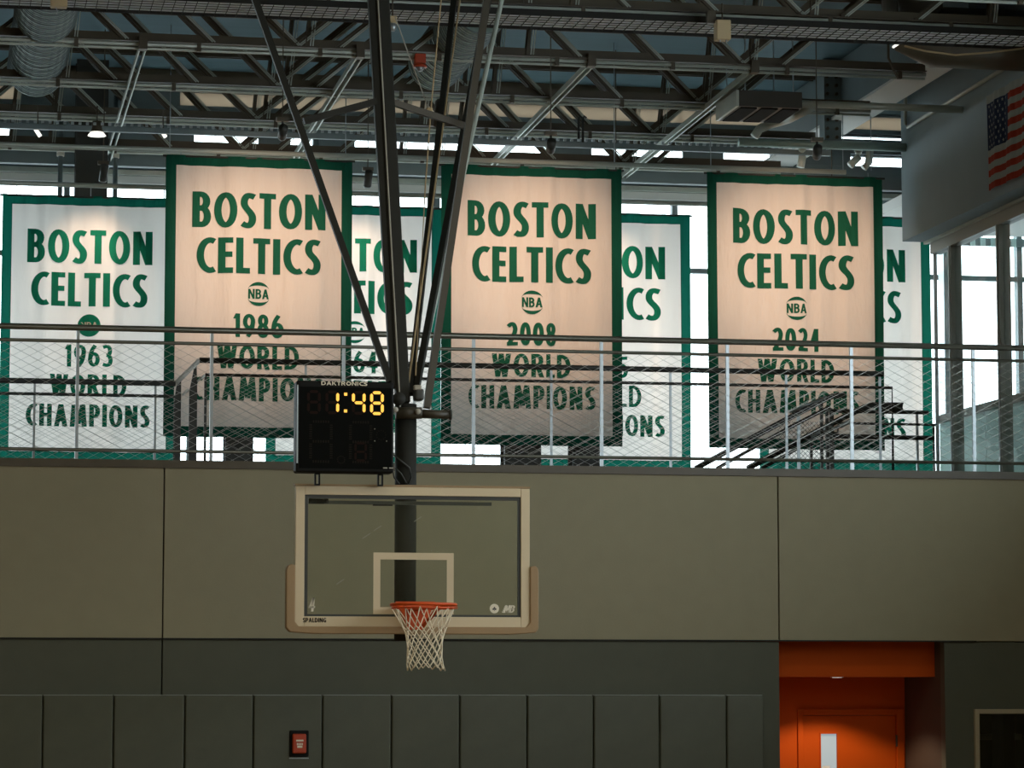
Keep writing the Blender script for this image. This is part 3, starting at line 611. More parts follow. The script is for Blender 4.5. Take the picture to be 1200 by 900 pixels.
# ------------------------------------------------------------------ banners
def banner(yr, xl, xr, yt, yb_, Y, front, lab, grp, seed):
    cx = (xl + xr) / 2; ym = (yt + yb_) / 2
    X0 = P(xl, ym, Y).x; X1 = P(xr, ym, Y).x; Z1 = P(cx, yt, Y).z; Z0 = P(cx, yb_, Y).z; W, H = X1 - X0, Z1 - Z0
    o = empty('championship_banner', ((X0 + X1) / 2, Y, Z0), lab, 'banner', grp)
    rnd = random.Random(seed); ph = [rnd.uniform(0, 6.28) for _ in range(6)]; k1, k2, k3 = rnd.uniform(2.2, 3.2), rnd.uniform(6, 8), rnd.uniform(11, 14)
    def dsp(u, v):
        a = .35 + .65 * min(1, v * 1.4)
        return (.030 * a * math.sin(6.283 * k1 * u + ph[0] + .8 * v) + .011 * math.sin(6.283 * k2 * u + ph[1] + 1.5 * v) * (1 - .4 * v)
                + .0045 * math.sin(6.283 * k3 * u + ph[2] - 2 * v) * max(0, 1 - 1.2 * v) + .010 * math.sin(4.5 * v + 3 * u + ph[3]) * v)
    def pt(u, v, off=0): return Vector((X0 + u * W, Y + dsp(u, v) - off, Z1 - v * H))
    def grid(name, u0, u1, v0, v1, nu, nv, m, off=0, parent=o):
        mb = MB()
        for j in range(nv + 1):
            for i in range(nu + 1): mb.v.append(pt(u0 + (u1 - u0) * i / nu, v0 + (v1 - v0) * j / nv, off))
        for j in range(nv):
            for i in range(nu): a = j * (nu + 1) + i; mb.f.append((a, a + nu + 1, a + nu + 2, a + 1))
        return mb.build(name, m, parent, True)
    bu = 12.2 / 219; bv = bu * W / H
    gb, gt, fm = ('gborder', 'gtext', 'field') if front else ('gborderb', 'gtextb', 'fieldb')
    grid('field', bu * .9, 1 - bu * .9, bv * .9, 1 - bv * .9, 140, 60, fm)
    mb = MB()
    for (u0, u1, v0, v1, nu, nv) in ((0, 1, 0, bv, 90, 3), (0, 1, 1 - bv, 1, 90, 3), (0, bu, bv, 1 - bv, 5, 40), (1 - bu, 1, bv, 1 - bv, 5, 40)):
        b0 = len(mb.v)
        for j in range(nv + 1):
            for i in range(nu + 1): mb.v.append(pt(u0 + (u1 - u0) * i / nu, v0 + (v1 - v0) * j / nv, .004))
        for j in range(nv):
            for i in range(nu): a = b0 + j * (nu + 1) + i; mb.f.append((a, a + nu + 1, a + nu + 2, a + 1))
    mb.build('border', gb, o, True)
    MB().tube([(X0 - .03, Y, Z1 - .012), (X1 + .03, Y, Z1 - .012)], .012, 8).build('hanging_rod', 'dark', o, True)
    for uu in (.08, .5, .92):
        MB().tube([(X0 + W * uu, Y, Z1), (X0 + W * uu, Y, zat(189, 32.6) if front else zat(232.5, 34.2))], .006, 5).build('hanging_wire', 'galv', o)
    def text(name, s, v0, v1, wf_, m=gt, off=.012, **k):
        h = (v1 - v0) * H; a0 = 0; pls = letters(s, wf_ * W, h, **k)
        for a1 in list(CUT):
            mb = MB()
            for q, pl in enumerate(pls[a0:a1]): mb.quad(*[pt(.5 + a / W, v1 - b / H, off) for a, b in pl])
            mb.build(name, m, o); a0 = a1
    text('letter', 'BOSTON', .129, .256, .712); text('letter', 'CELTICS', .291, .418, .662)
    v = .49; r = .0425 * H
    if yr == '1963':
        mb = MB(); n = 40; c0 = len(mb.v); mb.v.append(pt(.5, v, .010))
        for i in range(n): a = 2 * math.pi * i / n; mb.v.append(pt(.5 + r * math.cos(a) / W, v - r * math.sin(a) / H, .010))
        for i in range(n): mb.f.append((c0, c0 + 1 + i, c0 + 1 + (i + 1) % n))
        e = mb.build('emblem', gt, o)
        mb = MB(); h = r * .6
        for pl in letters('NBA', r * 1.45, h): mb.quad(*[pt(.5 + a / W, v + h / 2 / H - b / H, .015) for a, b in pl])
        mb.build('emblem_lettering', fm, e)
    else:
        n = 20; xm = r * .88;
        for s in (-1, 1):
            mb = MB()
            for i in range(n):
                q = []
                for t in (i, i + 1):
                    x = -xm + 2 * xm * t / n; yo = math.sqrt(max(0, r * r - x * x)); yi = r * (.44 + .27 * math.sqrt(max(0, 1 - (x / xm) ** 2))); yi = min(yi, yo)
                    q.append((x, yo, yi))
                mb.quad(pt(.5 + q[0][0] / W, v - s * q[0][2] / H, .010), pt(.5 + q[1][0] / W, v - s * q[1][2] / H, .010), pt(.5 + q[1][0] / W, v - s * q[1][1] / H, .010), pt(.5 + q[0][0] / W, v - s * q[0][1] / H, .010))
            mb.build('emblem_arc', gt, o)
        mb = MB(); h = r * .82
        for pl in letters('NBA', r * 1.75, h, hx=.10, hy=.085): mb.quad(*[pt(.5 + a / W, v + h / 2 / H - b / H, .012) for a, b in pl])
        mb.build('emblem_lettering', gt, o)
    text('letter', yr, .562, .645, .272, hx=.095, hy=.075); text('letter', 'WORLD', .674, .757, .435, hx=.10, hy=.075, gap=.1)
    text('letter', 'CHAMPIONS', .787, .870, .70, hx=.105, hy=.075, gap=.11)
    return o
for i, b in enumerate(FR): banner(*b, YF, True, ['leftmost front-row cream banner with green border, reading 1986', 'middle front-row cream banner with green border, reading 2008, right of the hoop mast', 'rightmost front-row cream banner with green border, reading 2024'][i], 'championship banners', 10 + i)
labs = ['leftmost rear-row white banner with the year 1963 and a solid green round emblem', 'rear-row white banner whose year ends in 64, behind the hoop mast', 'rear-row white banner between the 2008 and 2024 banners', 'rightmost rear-row white banner, half hidden behind the 2024 banner']
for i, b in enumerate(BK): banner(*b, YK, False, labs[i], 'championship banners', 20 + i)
# ------------------------------------------------------------------ columns
def column(x0, x1, Y, m, lab, z0=ZF, z1=ZR, slant=0):
    a, b = xat(x0, Y), xat(x1, Y); o = empty('steel_column', ((a + b) / 2, Y, z0), lab, 'column', 'columns behind the banners')
    MB().box(a, b, Y - .012, Y + .012, z0, z1).build('flange', m, o); MB().box((a + b) / 2 - .01, (a + b) / 2 + .01, Y + .012, Y + .24, z0, z1).build('web', m, o)
    MB().box(a, b, Y + .24, Y + .264, z0, z1).build('flange', m, o)
    MB().box(a - .05, b + .05, Y - .05, Y + .3, z0, z0 + .03).build('base_plate', m, o)
column(84, 122, 35.0, 'dark', 'wide dark steel column behind the 1963 banner')
column(264, 297, 33.5, 'dark', 'dark steel column behind the 1986 banner', z1=zat(200, 33.5))
column(591, 634, 33.5, 'dark', 'dark steel column behind the left part of the 2008 banner', z1=zat(210, 33.5))
column(671, 703, 33.5, 'dark', 'dark steel column behind the right edge of the 2008 banner', z1=zat(210, 33.5))
for px, lab in ((70.5, 'thin blue-grey round post left of the dark column above the 1963 banner'), (135, 'thin blue-grey round post right of the dark column above the 1963 banner')):
    p = xat(px, 35.6, 210); o = empty('round_post', (p, 35.6, ZF), lab, 'post')
    MB().cyl((p, 35.6, ZF), .028, ZR - ZF, 'z', 12).build('shaft', 'bluegrey', o, True); MB().cyl((p, 35.6, zat(200, 35.6)), .045, .05, 'z', 12).build('collar', 'cream', o)
p = xat(1109, 35.3, 400); o = empty('glass_fin_post', (p, 35.3, ZF), 'pale blue upright post at the corner of the side glazing', 'post')
MB().box(p - .055, p + .055, 35.2, 35.4, ZF, P(1109, 285, 35.3).z).build('shaft', 'galv', o); MB().box(p - .1, p + .1, 35.15, 35.45, ZF, ZF + .02).build('foot', 'frame', o)
# ------------------------------------------------------------------ balcony railing
def wires(x0, x1, Y, z0, z1, cell=.145, slope=.52, r=.0018):
    mb = MB(); H = z1 - z0; L = H / slope; n = int((x1 - x0 + L) / cell) + 1
    for s in (1, -1):
        for k in range(n):
            xa = x0 - L + k * cell if s == 1 else x0 + k * cell; xb = xa + L * s
            if s == -1: xb = xa - L
            p = [xa, z0]; q = [xb, z1]
            def clip(p, q):
                dx = q[0] - p[0]; dzz = q[1] - p[1]; t0, t1 = 0, 1
                for lim, sg in ((x0, 1), (x1, -1)):
                    a = (lim - p[0]) / dx
                    if (dx > 0) == (sg == 1): t0 = max(t0, a)
                    else: t1 = min(t1, a)
                return (t0, t1, dx, dzz)
            t0, t1, dx, dzz = clip(p, q)
            if t1 - t0 < .02: continue
            yo = Y + s * r
            mb.tube([(p[0] + dx * t0, yo, p[1] + dzz * t0), (p[0] + dx * t1, yo, p[1] + dzz * t1)], r, 3, False)
    return mb
YR = YW + .03
br = empty('balcony_railing', (4, YR, ZF), 'long balcony railing with bronze handrail and diamond wire mesh along the wall top', 'railing')
z = zat(395, YR); MB().tube([(XL, YR, z), (XS - .01, YR, z)], .027, 14).build('top_rail', 'railm', br, True)
z2 = zat(410.5, YR); MB().tube([(XL, YR, z2), (XS - .01, YR, z2)], .0155, 10).build('middle_rail', 'railm', br, True)
z3 = zat(534.5, YR); MB().tube([(XL, YR, z3), (XS - .01, YR, z3)], .0155, 10).build('bottom_rail', 'railm', br, True)
xs = [xat(x, YR) for x in (90, 246.5, 401.5, 555, 705, 854, 998, 1142)]; dxx = (xs[-1] - xs[0]) / 7
for k in range(-6, 10):
    x = xs[0] + dxx * k
    if x < XS - .1:
        MB().box(x - .014, x + .014, YR + .0, YR + .03, ZC + .02, z - .02).build('post', 'galv', br)
o = wires(XL, XS - .03, YR, z3, z2).build('wire_mesh', 'wire', br); o['kind'] = 'stuff'
# rear walkway railing
Y2 = 29.3
rr = empty('walkway_railing', (4, Y2, ZF), 'darker railing of the walkway just behind the balcony railing', 'railing')
za = zat(429.5, Y2); zm = zat(446, Y2); xA = xat(233, Y2); xB = xat(1036, Y2); xC = xat(205, Y2); zl = P(205, 449.5, Y2).z; zl2 = P(205, 464.5, Y2).z
MB().tube([(xA, Y2, za), (xB, Y2, za)], .027, 12).build('top_rail', 'dark', rr, True)
MB().tube([(xat(240, Y2), Y2, zm), (xat(1046, Y2), Y2, zm), (xat(1046, Y2), Y2, ZF)], .015, 8).build('middle_rail', 'dark', rr, True)
MB().tube([(XL, Y2, zl), (xC, Y2, zl)], .027, 12).build('top_rail', 'dark', rr, True)
MB().tube([(XL, Y2, zl2), (xC, Y2, zl2)], .015, 8).build('middle_rail', 'dark', rr, True)
MB().tube([(xC, Y2, zl), (xA, Y2, za)], .022, 12).build('sloped_rail', 'whitep', rr, True)
MB().tube([(xat(213, Y2), Y2, P(213, 463, Y2).z), (xat(221, Y2), Y2, P(221, 456.5, Y2).z)], .012, 8).build('sloped_rail', 'whitep', rr, True)
MB().tube([(xat(230.5, Y2), Y2, P(230, 447, Y2).z), (xat(240, Y2), Y2, zm)], .012, 8).build('sloped_rail', 'whitep', rr, True)
for pb0, pb1, pt0, pt1, top in ((203.5, 212, 207.5, 212, 444), (221.5, 231, 227.5, 230, 428.5)):
    a, b, c, d2 = xat(pb0, Y2), xat(pb1, Y2), xat(pt0, Y2), xat(pt1, Y2); zt2 = P(pt0, top, Y2).z; zk = P(pt0, top + 30, Y2).z
    mb = MB()
    pr = [(a, ZF), (b, ZF), (b, zk), (d2, zt2), (c, zt2), (a, zk)]
    n = len(pr); mb.v = [Vector((x, Y2 + .02, zz_)) for x, zz_ in pr] + [Vector((x, Y2 + .035, zz_)) for x, zz_ in pr]
    mb.f = [tuple(range(n)), tuple(range(2 * n - 1, n - 1, -1))] + [(i, n + i, n + (i + 1) % n, (i + 1) % n) for i in range(n)]
    mb.build('tapered_post', 'dark', rr)
MB().box(xat(239, Y2), xat(242, Y2), Y2, Y2 + .02, ZF, zm).build('post', 'dark', rr)
for px in (40, 182, ): x = xat(px, Y2); MB().box(x - .011, x + .011, Y2 + .03, Y2 + .05, ZF, zl - .02).build('post', 'galv', rr)
for px in (358.5, 486, 647, 787, 923, 1033): x = xat(px, Y2); MB().box(x - .011, x + .011, Y2 + .03, Y2 + .05, ZF, za - .02).build('post', 'galv', rr)
o = wires(XL, xC, Y2, ZF + .06, zl2, .13, .52, .0018).build('wire_mesh', 'wire', rr); o['kind'] = 'stuff'
o = wires(xat(242, Y2), xat(1046, Y2), Y2, ZF + .06, zm, .13, .52, .0018).build('wire_mesh', 'wire', rr); o['kind'] = 'stuff'
# stair handrails
def rail(o, nm, pts, Y, r, m='dark'): return MB().tube([P(a, b, Y) for a, b in pts], r, 10).build(nm, m, o, True)
Y3 = 30.3
sn = empty('stair_handrail', P(900, 548, Y3), 'dark stair handrail sloping up to the right, nearer of the two, below the 2024 banner', 'railing')
rail(sn, 'hand_rail', [(815, 549), (930, 487), (967, 468), (976, 464), (990, 463)], Y3, .03)
rail(sn, 'middle_rail', [(840, 549), (925, 501), (972, 477)], Y3, .02)
rail(sn, 'highlight_rail', [(925, 483), (968, 465)], Y3 - .02, .015, 'galv')
for px, t in ((936, 484), (963, 470), (969.5, 476), (974, 478)):
    a = P(px, t, Y3); MB().box(a.x - .014, a.x + .014, Y3, Y3 + .03, ZF, a.z).build('post', 'galv' if px < 960 else 'dark', sn)
Y4 = 31.2
sf = empty('stair_handrail', P(960, 548, Y4), 'dark stair handrail sloping up to the right, farther and lower one with rounded end', 'railing')
rail(sf, 'hand_rail', [(876, 549), (985, 491), (1005, 481), (1014, 477), (1022, 475), (1050, 475), (1057, 475), (1057, 479), (1050, 480), (1030, 481)], Y4, .033)
rail(sf, 'middle_rail', [(893, 549), (960, 511), (1000, 491)], Y4, .02)
rail(sf, 'highlight_rail', [(950, 512), (966, 503), (975, 500)], Y4 - .02, .02, 'galv')
rail(sf, 'highlight_rail', [(985, 500), (996, 494)], Y4 - .02, .02, 'galv')
for px, t in ((951, 515), (971, 505)): a = P(px, t, Y4); MB().box(a.x - .014, a.x + .014, Y4, Y4 + .03, ZF, a.z).build('post', 'dark', sf)
Y5 = 31.6
lr = empty('landing_railing', P(1030, 550, Y5), 'dark landing railing of horizontal bars in front of the rightmost banner', 'railing')
rail(lr, 'top_rail', [(974, 481.5), (1088, 483.5)], Y5, .022); rail(lr, 'middle_rail', [(974, 495.5), (1098, 498), ], Y5, .014); rail(lr, 'lower_rail', [(974, 511), (1095, 513.5)], Y5, .026)
rail(lr, 'loop', [(974, 492), (982, 492), (982, 507), (974, 507)], Y5, .014)
for px, t, m_, w_ in ((975, 481, 'dark', .02), (1075, 484, 'galv', .012), (1094.5, 498, 'dark', .01), (1098, 498, 'galv', .01)):
    a = P(px, t, Y5); MB().box(a.x - w_, a.x + w_, Y5, Y5 + .025, ZF, a.z).build('post', m_, lr)
o = wires(P(975, 500, Y5).x, P(1094, 500, Y5).x, Y5, ZF + .06, P(1000, 512, Y5).z, .11, .6, .0018).build('wire_mesh', 'wire', lr); o['kind'] = 'stuff'
o = wires(P(911, 500, Y5).x, P(968, 500, Y5).x, Y5, ZF + .04, P(940, 494, Y5).z, .05, 1.0, .003).build('fine_mesh', 'dark', lr); o['kind'] = 'stuff'
# ------------------------------------------------------------------ wall pads
pe = [-112, -31, 50, 133, 216.5, 297, 378, 459, 539, 618, 696, 773.5, 852, 896]
zp = zat(815, YW - .06)
ordw = ['first', 'second', 'third', 'fourth', 'fifth', 'sixth', 'seventh', 'eighth', 'ninth', 'tenth', 'eleventh']
for i, (a, b) in enumerate(zip(pe, pe[1:])):
    if i == 0: continue
    k = i - 1; Xa, Xb = xat(a, YW - .06, 850), xat(b, YW - .06, 850)
    lab = 'dark green vinyl wall pad, %s from the left edge' % ordw[k] if i < 12 else 'narrow dark green vinyl wall pad at the right end of the row'
    if i == 5: lab = 'dark green vinyl wall pad holding the red fire alarm pull station'
    o = empty('wall_pad', ((Xa + Xb) / 2, YW, .1), lab, 'wall pad', 'wall pads under the far wall')
    MB().box(Xa + .004, Xb - .004, YW - .05, YW + .02, .1, zp).build('cushion', 'pad', o, bevel=.014)
    MB().box(Xa + .006, Xb - .006, YW - .012, YW + .018, zp, zp + .006).build('lit_top_strip', 'frame', o)  # pale strip paints in the lit line along the pad's top edge
# fire alarm
p = P(350.5, 871.5, YW - .06); fa = empty('fire_alarm_pull_station', p, 'red fire alarm pull station with white bar, in a black surround on a wall pad', 'fire alarm')
MB().box(p.x - .085, p.x + .085, p.y - .005, p.y + .03, p.z - .115, p.z + .115).build('surround', 'black', fa, bevel=.012)
MB().box(p.x - .062, p.x + .06, p.y - .04, p.y, p.z - .085, p.z + .085).build('body', 'red', fa, bevel=.014)
MB().box(p.x - .03, p.x + .032, p.y - .05, p.y - .04, p.z + .02, p.z + .035).build('pull_bar', 'white', fa)
mb = MB(); 
for k in range(4): mb.box(p.x - .024 + .014 * k, p.x - .014 + .014 * k, p.y - .043, p.y - .038, p.z - .012, p.z + .006)
mb.box(p.x - .02, p.x + .024, p.y - .043, p.y - .038, p.z - .035, p.z - .016); mb.build('hand_symbol', 'white', fa)
MB().box(p.x - .085, p.x + .085, p.y - .005, p.y + .02, p.z - .13, p.z - .122).build('lower_lip', 'galv', fa)
# ------------------------------------------------------------------ side wall: pipe, flag
a, b = PX(1064, 149, XS - .035), PX(1200, 66, XS - .035); b2 = b + (b - a) * .05
tag(MB().tube([PX(1061, 88, XS - .035), PX(1061, 146, XS - .035), a, b2], .022, 10).build('wall_conduit', 'pipe', smooth=True), 'grey conduit running along the blue-grey side wall above the flag', 'pipe')
a = PX(1150, 57, 10.0)
tag(MB().tube([P(1060, 54, 28.1), P(1085, 60, 28.1), P(1120, 64.5, 28.1), P(1160, 61.5, 28.1), P(1205, 56, 28.1)], .01, 8).build('tan_cable', 'rope', smooth=True), 'tan cable sagging under the cable tray at upper right', 'cable')
tag(MB().tube([Vector((P(1041, 51, 28.6).x, 28.95, ZR)), P(1041, 51, 28.95), P(1041, 68, 28.95), P(1047, 82, 28.95), P(1053, 92, 28.95)], .014, 8).build('curved_conduit', 'steel', smooth=True), 'thin dark curved conduit left of the side wall corner', 'pipe')
XF = XS - .06; Fy1 = PX(1156, 115, XF).y; Fz1 = PX(1156, 113, XF).z; Fz0 = PX(1157, 224, XF).z; FH = Fz1 - Fz0; hd = FH * .085; FS = FH - hd; FW = FS * 1.7
fl = empty('wall_flag', (XF, Fy1 - FW / 2, Fz0), 'United States flag hanging flat on the blue-grey side wall at upper right', 'flag')
def fp(u, v, off=0): return Vector((XF - off + .012 * math.sin(22 * u + 1.5 * v) + .005 * math.sin(61 * u), Fy1 - u * FW, Fz1 - v * FH))
def fgrid(mb, u0, u1, v0, v1, nu, off=0):
    b0 = len(mb.v)
    for v in (v0, v1):
        for i in range(nu + 1): mb.v.append(fp(u0 + (u1 - u0) * i / nu, v, off))
    for i in range(nu): mb.f.append((b0 + i, b0 + i + 1, b0 + nu + 2 + i, b0 + nu + 1 + i))
    return mb
v0 = hd / FH; vs_ = (1 - v0) / 13
for k in range(13):
    fgrid(MB(), 0 if k > 6 else .41, 1, v0 + vs_ * k, v0 + vs_ * (k + 1), 40).build('stripe', 'flagred' if k % 2 == 0 else 'flagwhite', fl, True)
cn = fgrid(MB(), 0, .41, v0, v0 + vs_ * 7, 20).build('canton', 'flagblue', fl, True)
mb = MB()
for r_ in range(9):
    for c_ in range(6 if r_ % 2 == 0 else 5):
        cu = .41 * ((c_ + .5) / 6 + (0 if r_ % 2 == 0 else 1 / 12)); cv = v0 + vs_ * 7 * (r_ + .65) / 9.3; rs = .022; b0 = len(mb.v); mb.v.append(fp(cu, cv, .006))
        for i in range(10):
            an = math.pi / 2 + i * math.pi / 5; q = rs * (1 if i % 2 == 0 else .42); mb.v.append(fp(cu + q * math.cos(an) / FW, cv - q * math.sin(an) / FH, .006))
        for i in range(10): mb.f.append((b0, b0 + 1 + i, b0 + 1 + (i + 1) % 10))
mb.build('stars', 'flagwhite', cn)
fgrid(MB(), 0, 1, 0, v0, 40, .003).build('header_band', 'flagwhite', fl, True)
# ------------------------------------------------------------------ basketball goal
YG = 22.9
bx0, bx1 = P(346, 650, YG).x, P(620.5, 650, YG).x; cx = (bx0 + bx1) / 2; bz1 = P(483, 571, YG).z; bz0 = P(483, 735, YG).z
s = (bx1 - bx0) / 274.5       # metres per picture unit on the board
gx = lambda px: bx0 + (px - 346) * s
gz_ = lambda py: bz1 - (py - 571) * s
mx = P(475, 640, YG + .3).x
goal = empty('basketball_hoop', (mx, YG + .3, gz_(748)), 'ceiling-hung basketball hoop with glass backboard, mast and dark brace tubes', 'basketball hoop')
th = .035
bb = MB().box(gx(356), gx(611), YG + .012, YG + .022, gz_(725), gz_(581)).build('glass_board', 'glassb', goal)
def ring(mb, x0, x1, z0, z1, w_, y0, y1, wt=None, wb_=None):
    wt = wt or w_; wb_ = wb_ or w_
    mb.box(x0, x0 + w_, y0, y1, z0, z1); mb.box(x1 - w_, x1, y0, y1, z0, z1); mb.box(x0 + w_, x1 - w_, y0, y1, z1 - wt, z1); mb.box(x0 + w_, x1 - w_, y0, y1, z0, z0 + wb_); return mb
fr = ring(MB(), bx0, bx1, bz0, bz1, 10.5 * s, YG - .01, YG + .05, 10 * s, 12 * s).build('board_frame', 'ivory', goal, bevel=.004)
ring(MB(), gx(357), gx(610.5), gz_(722.5), gz_(581), 3.5 * s, YG + .004, YG + .035, 4 * s, 4 * s).build('gasket', 'dark', goal)
MB().box(gx(380), gx(577), YG + .05, YG + .07, gz_(591), gz_(587)).build('light_strip', 'dark', goal)
MB().box(gx(362), gx(385), YG + .05, YG + .075, gz_(591), gz_(585)).build('strip_controller', 'black', goal)
MB().box(gx(437), gx(460), YG + .05, YG + .06, gz_(592.5), gz_(591)).build('sensor_bar', 'black', goal)
ring(MB(), gx(437), gx(531), gz_(718), gz_(647), 8 * s, YG + .006, YG + .0115).build('shooter_square', 'ivory', goal)
# edge padding, a U along bottom and lower sides
pr = [(-8, 0), (-8, 68), (-3.5, 73), (2, 71), (2, 6)]
mb = MB(); o_ = [(gx(335.5), gz_(668)), (gx(337), gz_(663)), (gx(341), gz_(661)), (gx(346), gz_(662.5)), (gx(346), gz_(727)), (gx(350), gz_(732.5)), (gx(616), gz_(732.5)), (gx(620.5), gz_(727)), (gx(620.5), gz_(662.5)), (gx(626), gz_(661)), (gx(629.5), gz_(663.5)), (gx(630.5), gz_(668)), (gx(630.5), gz_(734)), (gx(627), gz_(739)), (gx(600), gz_(741)), (gx(366), gz_(741)), (gx(340), gz_(739)), (gx(335.5), gz_(734))]
n = len(o_); mb.v = [Vector((x, YG - .03, z)) for x, z in o_] + [Vector((x, YG + .06, z)) for x, z in o_]
mb.f = [tuple(range(n))[::-1], tuple(range(n, 2 * n))] + [(i, (i + 1) % n, n + (i + 1) % n, n + i) for i in range(n)]
mb.build('edge_padding', 'padtan', goal, bevel=.008)
pl_ = lambda ox, oz, yy=YG - .012: (lambda a, b: Vector((gx(ox) + a, yy, gz_(oz) + b)))
flat_text('maker_lettering', 'SPALDING', 27 * s, 5.2 * s, pl_(368.5, 728), 'black', fr, hx=.1, hy=.09)
flat_text('number_marking', '4', 7.5 * s, 16 * s, pl_(365, 715.5, YG + .003), 'white', bb, hx=.085, hy=.06, slant=.12)
mb = MB(); n = 28; c = (gx(579), gz_(711)); r = 5.5 * s
for k in range(n): a, b = 2 * math.pi * k / n, 2 * math.pi * (k + 1) / n; mb.quad((c[0], YG + .003, c[1]), (c[0] + r * math.cos(a), YG + .003, c[1] + r * math.sin(a)), (c[0] + r * math.cos(b), YG + .003, c[1] + r * math.sin(b)))
disk = mb.build('round_emblem', 'white', bb); mb = MB()
for ax, az in ((0, .9), (-1.4, -.7), (1.4, -.7)):
    for k in range(10): a, b = 2 * math.pi * k / 10, 2 * math.pi * (k + 1) / 10; q = 1.05 * s; X_, Z_ = c[0] + ax * s, c[1] + az * s; mb.quad((X_, YG + .001, Z_), (X_ + q * math.cos(a), YG + .001, Z_ + q * math.sin(a)), (X_ + q * math.cos(b), YG + .001, Z_ + q * math.sin(b)))
mb.box(c[0] - .3 * s, c[0] + .3 * s, YG + .0005, YG + .001, c[1] - 2.6 * s, c[1]); mb.build('leaf_mark', 'dark', disk)
mb = MB()
for pl in letters('NB', 12.5 * s, 8.8 * s, hx=.12, hy=.09, gap=.03, slant=.3): mb.quad(*[pl_(595.5, 715.8, YG + .003)(a, b) for a, b in pl])
for k in range(4): mb.box(gx(588 + k * 1.0), gx(592 + k), YG + .001, YG + .0025, gz_(715.5 - k * 2.1), gz_(714.4 - k * 2.1))
mb.build('letter_logo', 'white', bb)
mb = MB()
for a, b in ((424, 631), (437, 622), (394, 684), (484, 611)): mb.bar((gx(a), YG + .004, gz_(b)), (gx(a) + 9 * s, YG + .004, gz_(b) + 6 * s), .001, .004)
mb.build('scuff_marks', 'cable', bb)
MB().box(bx0 - .008, bx1 + .004, YG - .012, YG + .055, bz1, bz1 + 2.5 * s).build('top_lip', 'padtan', goal)
# rim
rz = gz_(709); rcx = P(495.8, 709, YG - .42).x; rr_ = .238; rcy = YG - .055 - .15 - rr_
def circ(cx_, cy_, cz_, r_, n=40): return [(cx_ + r_ * math.cos(2 * math.pi * i / n), cy_ + r_ * math.sin(2 * math.pi * i / n), cz_) for i in range(n + 1)]
rm = MB().tube(circ(rcx, rcy, rz, rr_), .012, 10, False).tube(circ(rcx, rcy, rz - .026, rr_ * .985), .006, 8, False).build('rim', 'rim', goal, True)
mb = MB(); mb.bar((rcx - .10, YG - .2, rz), (rcx + .10, YG - .2, rz), .09, .03)
mb.box(rcx - .085, rcx + .085, YG - .17, YG - .03, rz - .02, rz + .03)
v8 = [(rcx - .15, rz + .035), (rcx + .15, rz + .035), (rcx + .06, rz - .175), (rcx - .055, rz - .175)]
n = 4; b0 = len(mb.v); mb.v += [Vector((x, YG - .05, z)) for x, z in v8] + [Vector((x, YG - .03, z)) for x, z in v8]
mb.f += [tuple(b0 + i for i in (0, 1, 2, 3)), tuple(b0 + 4 + i for i in (3, 2, 1, 0))] + [(b0 + i, b0 + 4 + i, b0 + 4 + (i + 1) % 4, b0 + (i + 1) % 4) for i in range(4)]
for sx in (-1, 1): mb.bar((rcx + sx * .06, YG - .05, rz - .15), (rcx + sx * .14, rcy + .12, rz - .01), .01, .03)
mb.build('rim_bracket', 'rim', rm)
mb = MB()
for i in range(12): a = 2 * math.pi * (i + .5) / 12; q = Vector((rcx + rr_ * math.cos(a), rcy + rr_ * math.sin(a), rz - .011)); mb.tube([q, q - Vector((0, 0, .018)), q + Vector((.012, 0, -.02)), q + Vector((.012, 0, 0))], .003, 5)
mb.build('net_hooks', 'rim', rm)
# net
mb = MB(); lv = [0, .135, .19, .245, .30, .355, .41, .455]; rad = [.235, .165, .142, .132, .128, .130, .134, .14]
rndn = random.Random(3)
def node(i, k, j):       # column in half-steps
    a = 2 * math.pi * (i + .5 + j * .5) / 12; r_ = rad[k] * (1 + .04 * math.sin(3 * a + k)); z_ = rz - .02 - lv[k] - .012 * math.sin(2 * a + 1) * (k > 0)
    return Vector((rcx + .012 * k / 7 * 1.5 + r_ * math.cos(a), rcy + r_ * math.sin(a), z_))
for i in range(12):
    for sgn in (-1, 1):
        pts = [node(i, 0, 0)]
        for k in range(1, 8): pts.append(node(i, k, sgn * k))
        mb.tube(pts, .0045, 5)
        for k in range(1, 7): pass
mb.build('net', 'net', goal, True)
# mast and braces
hz = gz_(485)
Ym = YG + .3
MB().tube([(mx, Ym, gz_(748)), (mx, Ym, gz_(470))], .083, 28).build('lower_mast', 'mastm', goal, True)
def ln(p, q, ztop):
    p, q = Vector(p), Vector(q); t = (ztop - p.z) / (q.z - p.z); return p + (q - p) * t
ztm = 8.58
top = P(443, 0, 23.9); bot = Vector((mx + .0, Ym, gz_(478)))
b1 = P(471, 455, Ym); tm = ln(b1, P(447.5, 0, 23.7), ztm)
MB().bar(b1 + (b1 - tm).normalized() * .12, tm, .11, .10, side=(1, 0, 0)).build('upper_mast', 'mastm', goal, bevel=.012)
b1b = P(463, 455, Ym); tmb = ln(b1b, P(436.5, 0, 23.7), ztm)
MB().bar(b1b, tmb, .075, .075, side=(1, 0, 0)).build('upper_mast_track', 'mastm', goal, bevel=.008)
MB().tube([P(469, 478, Ym - .09), ln(P(468, 455, Ym - .09), P(443, 0, 23.6), ztm)], .006, 6).build('winch_cable', 'cable', goal)
def brace(nm, pb, pt_, Yb, Yt, r, m='mastm', n=4, zt_=ztm):
    a = P(*pb, Yb); b = ln(a, P(*pt_, Yt), zt_); return MB().tube([a, b], r, n).build(nm, m, goal, bevel=0)
brace('brace_tube', (457, 447), (299, 0), Ym, 23.6, .036)
brace('brace_tube', (480, 462), (532, 0), Ym + .05, 25.65, .034)
brace('brace_tube', (487, 460), (572, 0), Ym + .05, 25.4, .034)
